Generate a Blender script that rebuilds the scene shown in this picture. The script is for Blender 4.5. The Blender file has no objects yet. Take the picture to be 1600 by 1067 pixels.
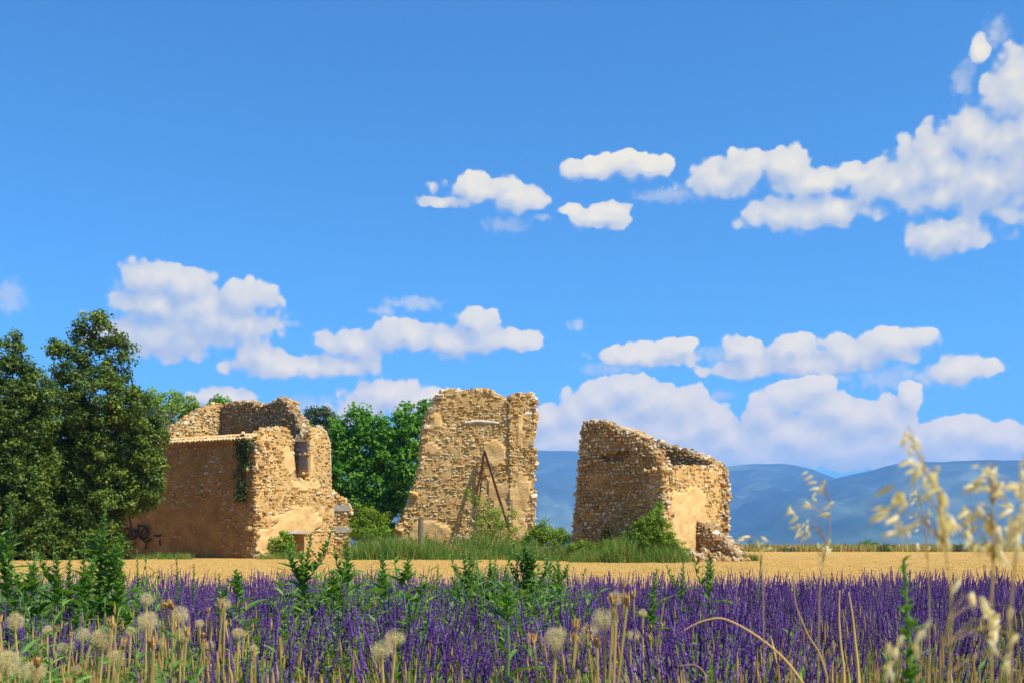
import bpy, math, random
import numpy as np
from mathutils import Vector, Matrix, Euler

random.seed(7)
rng = np.random.default_rng(7)
R = math.radians
SC = bpy.context.scene
COL = SC.collection

# ------------------------------------------------------------------ camera
F = 1778.0          # focal length in photo pixels (40 mm on a 36 mm sensor, photo 1600 wide)
HOR = 852.0         # horizon row in the photo
ZC = 0.55           # camera height over the field
camd = bpy.data.cameras.new('camera')
cam = bpy.data.objects.new('camera', camd)
COL.objects.link(cam)
camd.sensor_width = 36.0
camd.lens = 40.0
camd.shift_y = (HOR - 533.5) / 1600.0
cam.location = (0, 0, ZC)
cam.rotation_euler = (R(90), 0, 0)
camd.clip_start = 0.05
camd.clip_end = 40000
camd.dof.use_dof = True
camd.dof.focus_distance = 10.0
camd.dof.aperture_fstop = 8.5
SC.camera = cam

# ------------------------------------------------------------------ light
SUN_EL = R(54)
SUN_AZ = math.atan2(0.855, -0.52)      # clockwise from +Y (view direction)
sv = Vector((math.sin(SUN_AZ) * math.cos(SUN_EL), math.cos(SUN_AZ) * math.cos(SUN_EL), math.sin(SUN_EL)))
sund = bpy.data.lights.new('sun', 'SUN')
sund.energy = 5.0
sund.angle = R(0.53)
sund.color = (1.0, 0.93, 0.80)
sun = bpy.data.objects.new('sun', sund)
sun.rotation_euler = sv.to_track_quat('Z', 'Y').to_euler()
sun.location = (30, -20, 60)
COL.objects.link(sun)

SC.view_settings.view_transform = 'Standard'
SC.view_settings.look = 'None'
SC.view_settings.exposure = 0.6
SC.view_settings.gamma = 1.0
SC.view_settings.use_curve_mapping = False
SC.render.engine = 'CYCLES'
SC.cycles.use_denoising = True
SC.cycles.max_bounces = 5
SC.cycles.diffuse_bounces = 2
SC.cycles.transmission_bounces = 4
SC.cycles.volume_bounces = 1
SC.cycles.transparent_max_bounces = 4
SC.cycles.sample_clamp_indirect = 6.0

# ------------------------------------------------------------------ node helpers
class NT:
    def __init__(s, tree):
        s.t = tree
    def n(s, typ, **kw):
        nd = s.t.nodes.new(typ)
        for k, v in kw.items():
            setattr(nd, k, v)
        return nd
    def put(s, sock, v):
        if isinstance(v, bpy.types.NodeSocket):
            s.t.links.new(v, sock)
        elif v is not None:
            sock.default_value = v
    def m(s, op, a, b=None, c=None, clamp=False):
        nd = s.n('ShaderNodeMath', operation=op, use_clamp=clamp)
        for i, v in enumerate((a, b, c)):
            if v is not None:
                s.put(nd.inputs[i], v)
        return nd.outputs[0]
    def v(s, op, a, b=None, c=None):
        nd = s.n('ShaderNodeVectorMath', operation=op)
        for i, x in enumerate((a, b, c)):
            if x is not None:
                s.put(nd.inputs[i], x)
        return nd.outputs['Value'] if op in ('LENGTH', 'DOT_PRODUCT', 'DISTANCE') else nd.outputs[0]
    def mix(s, f, a, b, typ='MIX'):
        nd = s.n('ShaderNodeMix', data_type='RGBA', blend_type=typ)
        s.put(nd.inputs[0], f); s.put(nd.inputs[6], a); s.put(nd.inputs[7], b)
        return nd.outputs[2]
    def ramp(s, f, stops, interp='LINEAR'):
        nd = s.n('ShaderNodeValToRGB')
        r = nd.color_ramp
        r.interpolation = interp
        while len(r.elements) < len(stops):
            r.elements.new(0.5)
        for e, (p, c) in zip(r.elements, stops):
            e.position = p
            e.color = tuple(c) + ((1,) if len(c) == 3 else ())
        s.put(nd.inputs[0], f)
        return nd.outputs[0]
    def noise(s, vec, scale, detail=4, rough=0.55, typ=None):
        nd = s.n('ShaderNodeTexNoise')
        if typ:
            nd.noise_type = typ
        s.put(nd.inputs['Vector'], vec)
        nd.inputs['Scale'].default_value = scale
        nd.inputs['Detail'].default_value = detail
        nd.inputs['Roughness'].default_value = rough
        return nd
    def smooth(s, x, lo, hi, a=0.0, b=1.0):
        nd = s.n('ShaderNodeMapRange', interpolation_type='SMOOTHSTEP')
        s.put(nd.inputs[0], x)
        for i, v in ((1, lo), (2, hi), (3, a), (4, b)):
            s.put(nd.inputs[i], v)
        return nd.outputs[0]

# ------------------------------------------------------------------ sky with clouds
def azel(px, py):
    t = (px - 800.0) / F
    v = (HOR - py) / F
    return math.degrees(math.atan(t)), math.degrees(math.atan(v / math.sqrt(1 + t * t)))

CLOUDS = [  # px, py, rx, ry
    (752, 296, 60, 20), (812, 310, 40, 20), (700, 316, 42, 8),
    (930, 262, 52, 17), (1010, 264, 46, 17), (985, 245, 24, 10),
    (935, 340, 48, 17), (955, 326, 32, 12), (892, 328, 20, 9),
    (1120, 280, 50, 24), (1160, 268, 50, 26), (1225, 262, 46, 26), (1275, 284, 60, 20), (1340, 275, 56, 15),
    (1240, 334, 74, 24), (1310, 328, 60, 22), (1390, 292, 60, 30), (1455, 262, 60, 46),
    (1525, 215, 54, 42), (1585, 145, 40, 48), (1560, 285, 90, 46), (1470, 302, 80, 26), (1605, 225, 60, 100),
    (1480, 370, 54, 26), (1500, 354, 32, 16), (1528, 78, 16, 18),
    (238, 438, 42, 28), (292, 446, 38, 28), (386, 466, 44, 24), (250, 478, 70, 24),
    (255, 520, 100, 36), (340, 500, 84, 34), (300, 480, 70, 26),
    (408, 556, 34, 20), (450, 574, 90, 18), (540, 570, 56, 16),
    (560, 540, 56, 24), (640, 524, 66, 24), (715, 532, 84, 24), (748, 504, 34, 20), (805, 532, 46, 14),
    (1010, 556, 72, 18), (1055, 538, 34, 10),
    (1160, 548, 38, 20), (1240, 545, 46, 20), (1240, 570, 130, 18), (1350, 548, 86, 24), (1396, 532, 56, 16),
    (1500, 580, 50, 20),
    (350, 622, 44, 16), (610, 622, 64, 26), (660, 626, 60, 20), (560, 645, 46, 18),
]
FAINT = [
    (790, 352, 34, 14), (1505, 124, 20, 26), (1556, 52, 18, 22), (1040, 305, 60, 12),
    (14, 462, 28, 26), (190, 460, 18, 20), (648, 474, 50, 11), (600, 486, 20, 9), (440, 505, 34, 6),
    (900, 508, 16, 9), (1130, 556, 60, 16), (1390, 590, 60, 22), (1290, 590, 60, 12), (960, 575, 60, 14),
    (848, 342, 14, 6), (1130, 618, 26, 9), (480, 632, 60, 16),
]
BANK = [
    (860, 655, 32, 22), (903, 640, 36, 32), (940, 622, 38, 26), (985, 608, 42, 26), (1022, 630, 46, 34), (1066, 636, 46, 34),
    (955, 668, 80, 36), (1050, 680, 90, 36), (1108, 664, 46, 28), (1140, 690, 70, 32), (1200, 648, 40, 34), (1236, 620, 40, 24),
    (1272, 603, 32, 18), (1300, 640, 46, 30), (1240, 680, 80, 40), (1342, 656, 54, 30), (1390, 650, 40, 28), (1421, 622, 18, 24),
    (1405, 690, 80, 30), (1500, 670, 50, 22), (1470, 692, 60, 26), (1560, 684, 60, 24), (1612, 690, 50, 24), (1320, 706, 110, 26),
    (880, 690, 70, 32), (1000, 706, 100, 26), (1180, 712, 100, 26), (1490, 714, 110, 18)]

world = bpy.data.worlds.new('World')
SC.world = world
world.use_nodes = True
world.cycles.sampling_method = 'MANUAL'
world.cycles.sample_map_resolution = 256
wt = world.node_tree
for nd in list(wt.nodes):
    wt.nodes.remove(nd)

def blob_group(name, blobs, smooth):
    g = bpy.data.node_groups.new(name, 'ShaderNodeTree')
    g.interface.new_socket('P', in_out='INPUT', socket_type='NodeSocketVector')
    g.interface.new_socket('M', in_out='OUTPUT', socket_type='NodeSocketFloat')
    t = NT(g)
    gi = t.n('NodeGroupInput'); go = t.n('NodeGroupOutput')
    cur = None
    for (a, e, ra, re) in blobs:
        q = t.v('MULTIPLY_ADD', gi.outputs[0], (1 / ra, 1 / re, 0), (-a / ra, -e / re, 0))
        l = t.v('LENGTH', q)
        cur = l if cur is None else t.m('SMOOTH_MIN', cur, l, smooth)
    t.put(go.inputs[0], cur)
    return g

def to_blobs(lst):
    out = []
    for (px, py, rx, ry) in lst:
        a, e = azel(px, py)
        k = 57.3 / F * 1.12
        out.append((a, e, rx * k, ry * k))
    return out

crisp = to_blobs(CLOUDS)
faint = to_blobs(FAINT)
g_crisp = blob_group('cumulus', crisp, 0.30)
g_bank = blob_group('bank', to_blobs(BANK), 0.10)
g_faint = blob_group('wisps', faint, 0.25)

w = NT(wt)
out = w.n('ShaderNodeOutputWorld')
tc = w.n('ShaderNodeTexCoord')
sep = w.n('ShaderNodeSeparateXYZ')
w.put(sep.inputs[0], tc.outputs['Generated'])
DEG = 57.29578
az = w.m('MULTIPLY', w.m('ARCTAN2', sep.outputs[0], sep.outputs[1]), DEG)
el = w.m('MULTIPLY', w.m('ARCSINE', sep.outputs[2]), DEG)
cmb = w.n('ShaderNodeCombineXYZ')
w.put(cmb.inputs[0], az); w.put(cmb.inputs[1], el)
P = cmb.outputs[0]
n1 = w.noise(P, 0.55, 3, 0.5); n1.noise_dimensions = '2D'
n2 = w.noise(P, 1.7, 6, 0.58); n2.noise_dimensions = '2D'
warp = w.v('MULTIPLY', w.v('SUBTRACT', n1.outputs['Color'], (.5, .5, .5)), (.45, .24, 0))
warp2 = w.v('MULTIPLY', w.v('SUBTRACT', n2.outputs['Color'], (.5, .5, .5)), (.34, .30, 0))
Pw = w.v('ADD', w.v('ADD', P, warp), warp2)

def field(p, pw):
    a = w.n('ShaderNodeGroup'); a.node_tree = g_crisp
    w.put(a.inputs[0], pw)
    puff = w.n('ShaderNodeTexVoronoi', voronoi_dimensions='2D', feature='SMOOTH_F1')
    puff.inputs['Scale'].default_value = 0.95
    puff.inputs['Detail'].default_value = 1.0
    puff.inputs['Smoothness'].default_value = 0.8
    w.put(puff.inputs['Vector'], pw)
    pz = w.m('MULTIPLY', w.m('SUBTRACT', 0.42, puff.outputs['Distance']), 0.70)
    d1 = w.m('ADD', w.m('SUBTRACT', 1.14, a.outputs[0]), w.m('MULTIPLY', pz, w.smooth(a.outputs[0], 1.0, 1.5, 1.0, 0.0)))
    bb = w.n('ShaderNodeGroup'); bb.node_tree = g_bank
    w.put(bb.inputs[0], pw)
    bk = w.m('ADD', w.m('SUBTRACT', 1.10, bb.outputs[0]), w.m('MULTIPLY', pz, w.smooth(bb.outputs[0], 1.0, 1.5, 0.8, 0.0)))
    return d1, bk, pz

d, bk, pz = field(P, Pw)
off = (0.42, 0.75, 0)
dS, bkS, pzS = field(w.v('ADD', P, off), w.v('ADD', Pw, off))
soft = w.smooth(w.m('SUBTRACT', d, dS), -1.0, 0.5, 0.55, 0.13)      # crisp sunlit tops, soft shaded bases
cum = w.smooth(d, -0.10, soft)
bnk = w.m('MULTIPLY', w.smooth(bk, -0.05, 0.14), w.smooth(el, 1.0, 6.0, 0.50, 0.96))
fa = w.n('ShaderNodeGroup'); fa.node_tree = g_faint
w.put(fa.inputs[0], Pw)
fnt = w.m('MULTIPLY', w.smooth(w.m('ADD', w.m('SUBTRACT', 1.0, fa.outputs[0]), w.m('MULTIPLY', w.m('SUBTRACT', n2.outputs[0], .5), 1.6)), -0.1, 0.9), 0.55)
# the same scattered cumulus goes on round the rest of the sky
n4 = w.noise(w.v('MULTIPLY', P, (.55, 1.25, 0)), 0.16, 5, 0.55); n4.noise_dimensions = '2D'
rest = w.m('MULTIPLY', w.smooth(n4.outputs[0], 0.56, 0.66), w.m('MULTIPLY', w.smooth(w.m('ABSOLUTE', az), 30, 38), w.smooth(el, 26, 42, 1, 0.25)))
cum = w.m('MAXIMUM', cum, rest)
cover = w.m('MAXIMUM', w.m('MAXIMUM', cum, bnk), fnt)
lit1 = w.m('SUBTRACT', d, dS)
lit2 = w.m('SUBTRACT', bk, bkS)
lit3 = w.m('SUBTRACT', pz, pzS)
isb = w.smooth(w.m('SUBTRACT', bnk, cum), -0.3, 0.3)
lit = w.m('ADD', w.m('MULTIPLY', lit1, w.m('SUBTRACT', 1.0, isb)), w.m('MULTIPLY', w.m('ADD', w.m('MULTIPLY', lit2, 0.8), 0.15), isb))
litf = w.smooth(lit, -0.75, 1.35)
ccol = w.mix(litf, (0.52, 0.61, 0.78, 1), (1.14, 1.03, 0.78, 1))
low = w.smooth(el, 3.5, 12.0, 1.0, 0.0)
ccol = w.mix(w.m('MULTIPLY', low, 0.75), ccol, w.mix(litf, (0.86, 0.77, 0.58, 1), (1.85, 1.38, 0.66, 1)))
sky = w.n('ShaderNodeTexSky')
sky.sky_type = 'NISHITA'
sky.sun_disc = False
sky.sun_elevation = SUN_EL
sky.sun_rotation = SUN_AZ
sky.altitude = 600
sky.air_density = 1.0
sky.dust_density = 1.6
sky.ozone_density = 3.0
tint = w.mix(1.0, sky.outputs[0], (0.30, 0.82, 1.19, 1), 'MULTIPLY')
bg1 = w.n('ShaderNodeBackground'); w.put(bg1.inputs[0], tint); bg1.inputs[1].default_value = 0.108
bg2 = w.n('ShaderNodeBackground'); w.put(bg2.inputs[0], ccol); bg2.inputs[1].default_value = 0.60
mx = w.n('ShaderNodeMixShader')
w.put(mx.inputs[0], cover); w.put(mx.inputs[1], bg1.outputs[0]); w.put(mx.inputs[2], bg2.outputs[0])
w.put(out.inputs[0], mx.outputs[0])

# ------------------------------------------------------------------ geometry helpers
def W(px, py, Y):
    return np.array([(px - 800.0) / F * Y, Y, ZC + (HOR - py) / F * Y])

def WX(px, Y):
    return (px - 800.0) / F * Y

def ground_z(y):
    t = np.clip((np.asarray(y, float) - 13.0) / 7.0, 0, 1)
    return -0.38 * (1 - t * t * (3 - 2 * t))

class MB:
    """collects triangles / quads, then builds one mesh"""
    def __init__(s):
        s.V = []; s.T = []; s.Q = []; s.TM = []; s.QM = []; s.A = []; s.n = 0
    def add(s, V, T=None, Q=None, mat=0, tint=0.0):
        V = np.asarray(V, float).reshape(-1, 3)
        if T is not None and len(T):
            T = np.asarray(T, np.int64).reshape(-1, 3)
            s.T.append(T + s.n); s.TM.append(np.full(len(T), mat))
        if Q is not None and len(Q):
            Q = np.asarray(Q, np.int64).reshape(-1, 4)
            s.Q.append(Q + s.n); s.QM.append(np.full(len(Q), mat))
        s.V.append(V)
        a = np.asarray(tint, float)
        s.A.append(np.broadcast_to(a, (len(V),)) if a.ndim == 0 else a)
        s.n += len(V)
    def scatter(s, tv, tf, M, T, mat=0, tint=0.0):
        """copies of a template (verts tv, faces tf) under n 3x3 matrices M and offsets T"""
        n, k = len(T), len(tv)
        if n == 0:
            return
        V = np.einsum('nij,kj->nki', M, tv) + T[:, None, :]
        tf = np.asarray(tf)
        Fc = (tf[None] + (np.arange(n) * k)[:, None, None]).reshape(-1, tf.shape[1])
        tn = np.repeat(np.broadcast_to(np.asarray(tint, float), (n,)), k)
        if tf.shape[1] == 3:
            s.add(V.reshape(-1, 3), T=Fc, mat=mat, tint=tn)
        else:
            s.add(V.reshape(-1, 3), Q=Fc, mat=mat, tint=tn)
    def tube(s, pts, rad, sides=6, mat=0, tint=0.0, cap=True):
        pts = np.asarray(pts, float)
        rad = np.broadcast_to(np.asarray(rad, float), (len(pts),))
        d = np.gradient(pts, axis=0)
        d /= np.linalg.norm(d, axis=1)[:, None] + 1e-9
        ref = np.array([0.31, 0.95, 0.05]) if abs(d[0][2]) > .6 else np.array([0, 0, 1.0])
        a = np.cross(d, ref); a /= np.linalg.norm(a, axis=1)[:, None] + 1e-9
        b = np.cross(d, a)
        th = np.linspace(0, 2 * np.pi, sides, endpoint=False)
        V = pts[:, None] + rad[:, None, None] * (np.cos(th)[None, :, None] * a[:, None] + np.sin(th)[None, :, None] * b[:, None])
        Q = []
        for i in range(len(pts) - 1):
            for j in range(sides):
                k = (j + 1) % sides
                Q.append((i * sides + j, i * sides + k, (i + 1) * sides + k, (i + 1) * sides + j))
        V = V.reshape(-1, 3)
        T = []
        if cap:
            m = len(V)
            V = np.vstack([V, pts[:1], pts[-1:]])
            for j in range(sides):
                k = (j + 1) % sides
                T.append((m, k, j)); T.append((m + 1, (len(pts) - 1) * sides + j, (len(pts) - 1) * sides + k))
        s.add(V, T=T, Q=Q, mat=mat, tint=tint)
    def box(s, c, ax, hx, ay, hy, az_, hz, mat=0, tint=0.0, jit=0.0):
        c = np.asarray(c, float)
        V = []
        for i in (-1, 1):
            for j in (-1, 1):
                for k in (-1, 1):
                    V.append(c + np.asarray(ax) * hx * i + np.asarray(ay) * hy * j + np.asarray(az_) * hz * k)
        V = np.array(V)
        if jit:
            V = V + rng.normal(0, jit, V.shape)
        Q = [(0, 1, 3, 2), (4, 6, 7, 5), (0, 4, 5, 1), (2, 3, 7, 6), (0, 2, 6, 4), (1, 5, 7, 3)]
        s.add(V, Q=Q, mat=mat, tint=tint)
    def mesh(s, name, mats, smooth=False):
        me = bpy.data.meshes.new(name)
        V = np.vstack(s.V) if s.V else np.zeros((0, 3))
        T = np.vstack(s.T) if s.T else np.zeros((0, 3), int)
        Q = np.vstack(s.Q) if s.Q else np.zeros((0, 4), int)
        nt, nq = len(T), len(Q)
        me.vertices.add(len(V)); me.vertices.foreach_set('co', V.astype(np.float32).ravel())
        me.loops.add(nt * 3 + nq * 4)
        me.loops.foreach_set('vertex_index', np.concatenate([T.ravel(), Q.ravel()]).astype(np.int32))
        me.polygons.add(nt + nq)
        ls = np.concatenate([np.arange(nt) * 3, nt * 3 + np.arange(nq) * 4]).astype(np.int32)
        me.polygons.foreach_set('loop_start', ls)
        mi = np.concatenate(s.TM + s.QM).astype(np.int32) if (s.TM or s.QM) else np.zeros(0, np.int32)
        me.polygons.foreach_set('material_index', mi)
        if not smooth:
            me.polygons.foreach_set('use_smooth', np.zeros(nt + nq, bool))
        else:
            me.polygons.foreach_set('use_smooth', np.ones(nt + nq, bool))
        at = me.attributes.new('tint', 'FLOAT', 'POINT')
        at.data.foreach_set('value', np.concatenate(s.A).astype(np.float32) if s.A else np.zeros(0, np.float32))
        for m_ in (mats if isinstance(mats, (list, tuple)) else [mats]):
            me.materials.append(m_)
        me.update(calc_edges=True)
        me.validate()
        return me

def link(name, me, parent=None, loc=None):
    o = bpy.data.objects.new(name, me)
    COL.objects.link(o)
    if loc is not None:
        o.location = loc
    if parent is not None:
        o.parent = parent
        off = parent.location if parent.parent is None else Vector((0, 0, 0))   # parts sit at identity
        o.matrix_parent_inverse = Matrix.Translation(-Vector(off))
    return o

def tag(o, label=None, cat=None, group=None, kind=None):
    if label: o['label'] = label
    if cat: o['category'] = cat
    if group: o['group'] = group
    if kind: o['kind'] = kind
    return o

def empty(name, loc, label, cat, group=None):
    o = bpy.data.objects.new(name, None)
    COL.objects.link(o)
    o.location = [float(x) for x in loc]
    o.empty_display_size = 0.3
    return tag(o, label, cat, group)

def unit(v):
    v = np.asarray(v, float)
    return v / (np.linalg.norm(v) + 1e-12)

def basis(fwd, up_hint=(0, 0, 1)):
    """columns: side, forward, up"""
    f = unit(fwd); sd = np.cross(f, up_hint)
    if np.linalg.norm(sd) < 1e-4:
        sd = np.array([1.0, 0, 0])
    sd = unit(sd); u = np.cross(sd, f)
    return np.stack([sd, f, u], axis=1)

def rot_batch(n, amp=(np.pi, np.pi, np.pi)):
    """n random rotation matrices with Euler angles within +-amp"""
    e = (rng.random((n, 3)) * 2 - 1) * np.asarray(amp)
    cx, cy, cz = np.cos(e).T; sx, sy, sz = np.sin(e).T
    M = np.empty((n, 3, 3))
    M[:, 0, 0] = cy * cz; M[:, 0, 1] = sx * sy * cz - cx * sz; M[:, 0, 2] = cx * sy * cz + sx * sz
    M[:, 1, 0] = cy * sz; M[:, 1, 1] = sx * sy * sz + cx * cz; M[:, 1, 2] = cx * sy * sz - sx * cz
    M[:, 2, 0] = -sy; M[:, 2, 1] = sx * cy; M[:, 2, 2] = cx * cy
    return M

# value noise on numpy arrays
_perm = rng.random((64, 64))
def vnoise(x, y):
    x = np.asarray(x, float); y = np.asarray(y, float)
    xi = np.floor(x).astype(int); yi = np.floor(y).astype(int)
    fx = x - xi; fy = y - yi
    fx = fx * fx * (3 - 2 * fx); fy = fy * fy * (3 - 2 * fy)
    g = lambda a, b: _perm[a % 64, b % 64]
    return (g(xi, yi) * (1 - fx) + g(xi + 1, yi) * fx) * (1 - fy) + (g(xi, yi + 1) * (1 - fx) + g(xi + 1, yi + 1) * fx) * fy - 0.5
def fbm(x, y, o=4):
    s = 0; a = 1.0
    for i in range(o):
        s = s + a * vnoise(x * 2 ** i + 7.3 * i, y * 2 ** i + 3.1 * i); a *= 0.5
    return s

# ------------------------------------------------------------------ materials
def new_mat(name):
    m = bpy.data.materials.new(name)
    m.use_nodes = True
    t = NT(m.node_tree)
    b = m.node_tree.nodes['Principled BSDF']
    b.inputs['Specular IOR Level'].default_value = 0.25
    return m, t, b

def bump(t, b, h, strength=0.4, dist=0.02):
    bp = t.n('ShaderNodeBump')
    bp.inputs['Strength'].default_value = strength
    bp.inputs['Distance'].default_value = dist
    t.put(bp.inputs['Height'], h)
    t.put(b.inputs['Normal'], bp.outputs[0])

def pos(t):
    return t.n('ShaderNodeNewGeometry').outputs['Position']

def tint_val(t):
    at = t.n('ShaderNodeAttribute'); at.attribute_name = 'tint'
    oi = t.n('ShaderNodeObjectInfo')
    return t.m('FRACT', t.m('ADD', at.outputs['Fac'], oi.outputs['Random']))

def m_stone(name, stops, dirt=(0.20, 0.12, 0.05), rough=0.9):
    m, t, b = new_mat(name)
    p = pos(t)
    c = t.ramp(tint_val(t), stops)
    n = t.noise(p, 9.0, 5, 0.6)
    c = t.mix(t.smooth(n.outputs[0], 0.48, 0.78, 0, 0.45), c, (*dirt, 1))
    n3 = t.noise(p, 38.0, 3, 0.6)
    c = t.mix(0.35, c, t.ramp(n3.outputs[0], [(0.3, (.35, .35, .35)), (0.7, (1, 1, 1))]), 'MULTIPLY')
    t.put(b.inputs['Base Color'], c)
    b.inputs['Roughness'].default_value = rough
    bump(t, b, n3.outputs[0], 0.6, 0.02)
    return m

OCHRE = [(0.0, (.62, .39, .14)), (0.18, (.54, .30, .085)), (0.32, (.70, .50, .23)), (0.48, (.60, .35, .105)),
         (0.60, (.44, .22, .055)), (0.70, (.80, .67, .44)), (0.80, (.46, .34, .21)), (0.88, (.68, .44, .16)), (0.95, (.84, .72, .50)), (1.0, (.30, .13, .035))]
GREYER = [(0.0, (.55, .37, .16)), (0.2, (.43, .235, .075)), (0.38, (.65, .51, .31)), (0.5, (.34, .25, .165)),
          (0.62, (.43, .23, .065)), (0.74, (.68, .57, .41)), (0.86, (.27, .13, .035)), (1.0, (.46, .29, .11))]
SHADEW = [(0.0, (.52, .28, .09)), (0.25, (.43, .215, .06)), (0.45, (.58, .35, .13)), (0.6, (.37, .23, .12)),
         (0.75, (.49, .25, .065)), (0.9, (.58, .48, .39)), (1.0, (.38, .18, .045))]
M_STONE = m_stone('ochre_fieldstone', OCHRE)
M_STONE2 = m_stone('shade_mixed_fieldstone', GREYER)  # mixed stone tones, darkened to put shade into the faces turned from the sun
M_STONE3 = m_stone('shade_brown_fieldstone', SHADEW)  # brown stone with the shade of the long wall put into its colour

def m_mortar(name, c1, c2, c3, pl=((.60, .37, .14), (.70, .47, .21))):
    m, t, b = new_mat(name)
    p = pos(t)
    n = t.noise(p, 1.6, 6, 0.6)
    n2 = t.noise(p, 14.0, 5, 0.65)
    c = t.ramp(n.outputs[0], [(0.3, c1), (0.52, c2), (0.72, c3)])
    c = t.mix(0.45, c, t.ramp(n2.outputs[0], [(0.3, (.45, .42, .40)), (0.65, (1, 1, 1))]), 'MULTIPLY')
    at = t.n('ShaderNodeAttribute'); at.attribute_name = 'tint'   # 1 where smooth render survives
    c = t.mix(t.m('MULTIPLY', at.outputs['Fac'], 0.7), c, t.ramp(n.outputs[0], [(0.3, pl[0]), (0.7, pl[1])]))
    t.put(b.inputs['Base Color'], c)
    b.inputs['Roughness'].default_value = 0.95
    bump(t, b, n2.outputs[0], 0.7, 0.03)
    return m
M_MORTAR = m_mortar('ochre_mortar', (.48, .27, .085), (.62, .39, .145), (.70, .50, .23))
M_MORTAR2 = m_mortar('shade_brown_mortar', (.24, .12, .032), (.34, .18, .052), (.43, .24, .08), ((.50, .26, .08), (.60, .35, .125)))  # darker brown copy of the mortar, shade painted in for the shaded faces

def m_simple(name, col, var=0.25, scale=20.0, rough=0.85, bmp=0.4, col2=None):
    m, t, b = new_mat(name)
    n = t.noise(pos(t), scale, 5, 0.6)
    c2 = col2 or tuple(x * (1 - var * 1.6) for x in col)
    c = t.ramp(n.outputs[0], [(0.3, c2), (0.7, col)])
    t.put(b.inputs['Base Color'], c)
    b.inputs['Roughness'].default_value = rough
    if bmp:
        bump(t, b, n.outputs[0], bmp, 0.01)
    return m
M_TILE = m_stone('clay_tile', [(0, (.62, .40, .17)), (.3, (.66, .47, .24)), (.6, (.56, .31, .11)), (1, (.68, .52, .30))])
M_PLASTER = m_simple('pale_plaster', (.66, .58, .48), .2, 12)
M_REVEAL = m_simple('mauve_plaster', (.44, .33, .30), .18, 6)
M_DOOR_SHADE = m_simple('doorway_shade', (.10, .075, .05), .4, 6)  # dark colour stands in for the shade inside the doorway
M_CONC = m_simple('grey_slab', (.42, .38, .31), .25, 10)
M_RUST = m_simple('rusty_iron', (.10, .032, .012), .5, 40, 0.8)
M_WOOD = m_simple('weathered_wood', (.24, .19, .14), .4, 22)
M_BARK = m_simple('bark', (.13, .10, .07), .5, 18, 0.95, 0.8)
M_DEAD = m_simple('bleached_twig', (.42, .36, .29), .3, 30)
M_PAINT = m_simple('black_paint', (.025, .02, .018), .3, 20, 0.7, 0)

def m_leaf(name, stops, trans=0.35, rough=0.5, spec=0.3):
    m, t, b = new_mat(name)
    at = t.n('ShaderNodeAttribute'); at.attribute_name = 'tint'
    oi = t.n('ShaderNodeObjectInfo')
    f = t.m('FRACT', t.m('ADD', at.outputs['Fac'], t.m('MULTIPLY', oi.outputs['Random'], 0.15)))
    c = t.ramp(f, stops)
    t.put(b.inputs['Base Color'], c)
    b.inputs['Roughness'].default_value = rough
    b.inputs['Specular IOR Level'].default_value = spec
    tr = t.n('ShaderNodeBsdfTranslucent')
    t.put(tr.inputs[0], t.mix(1.0, c, (1.25, 1.25, 0.6, 1), 'MULTIPLY'))
    mxs = t.n('ShaderNodeMixShader'); mxs.inputs[0].default_value = trans
    o_ = [x for x in t.t.nodes if x.type == 'OUTPUT_MATERIAL'][0]
    t.put(mxs.inputs[1], b.outputs[0]); t.put(mxs.inputs[2], tr.outputs[0])
    t.put(o_.inputs[0], mxs.outputs[0])
    return m
M_OAK = m_leaf('oak_leaf', [(0, (.035, .066, .006)), (.4, (.073, .122, .010)), (.75, (.14, .20, .014)), (1, (.25, .31, .03))], .28)
M_FIG = m_leaf('broad_leaf', [(0, (.045, .15, .008)), (.5, (.09, .25, .014)), (1, (.17, .37, .028))], .4)
M_LIME = m_leaf('light_leaf', [(0, (.10, .18, .015)), (.5, (.19, .31, .03)), (1, (.30, .42, .06))], .4)
M_BUSH = m_leaf('bush_leaf', [(0, (.08, .14, .006)), (.5, (.18, .29, .011)), (1, (.32, .43, .02))], .35)
M_DARK = m_leaf('needle', [(0, (.03, .055, .015)), (.6, (.07, .11, .035)), (1, (.12, .14, .06))], .2)
M_IVY = m_leaf('ivy_leaf', [(0, (.025, .06, .008)), (1, (.08, .13, .02))], .2)
M_WEED = m_leaf('weed_leaf', [(0, (.045, .115, .014)), (.5, (.10, .21, .025)), (1, (.23, .36, .06))], .3)
M_WEEDSTEM = m_leaf('weed_stem', [(0, (.10, .19, .05)), (1, (.18, .27, .08))], .1)
M_GRASS = m_leaf('green_grass', [(0, (.05, .14, .015)), (.5, (.10, .22, .025)), (.8, (.17, .28, .04)), (1, (.34, .36, .09))], .35)
M_DRY = m_leaf('dry_grass', [(0, (.42, .30, .09)), (.5, (.58, .42, .14)), (.8, (.50, .27, .08)), (1, (.32, .33, .08))], .3)
M_STRAW = m_leaf('straw', [(0, (.60, .37, .09)), (.5, (.70, .45, .13)), (1, (.74, .53, .19))], .2, .7)
M_OATS = m_leaf('oat_husk', [(0, (.74, .58, .27)), (.6, (.82, .69, .40)), (1, (.86, .78, .56))], .45, .5)
M_FLUFF = m_leaf('pappus', [(0, (.64, .48, .24)), (.6, (.76, .62, .38)), (1, (.82, .72, .52))], .45, .8)
M_BUD = m_leaf('dry_bud', [(0, (.36, .17, .05)), (.6, (.52, .30, .10)), (1, (.62, .42, .18))], .15, .8)
M_LSTEM = m_leaf('lavender_stem', [(0, (.11, .18, .03)), (.6, (.22, .28, .06)), (1, (.36, .36, .10))], .2)
M_LAV = m_leaf('lavender_flower', [(0, (.055, .018, .125)), (.35, (.11, .04, .22)), (.7, (.20, .085, .34)), (1, (.38, .23, .50))], .35, .7)

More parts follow.
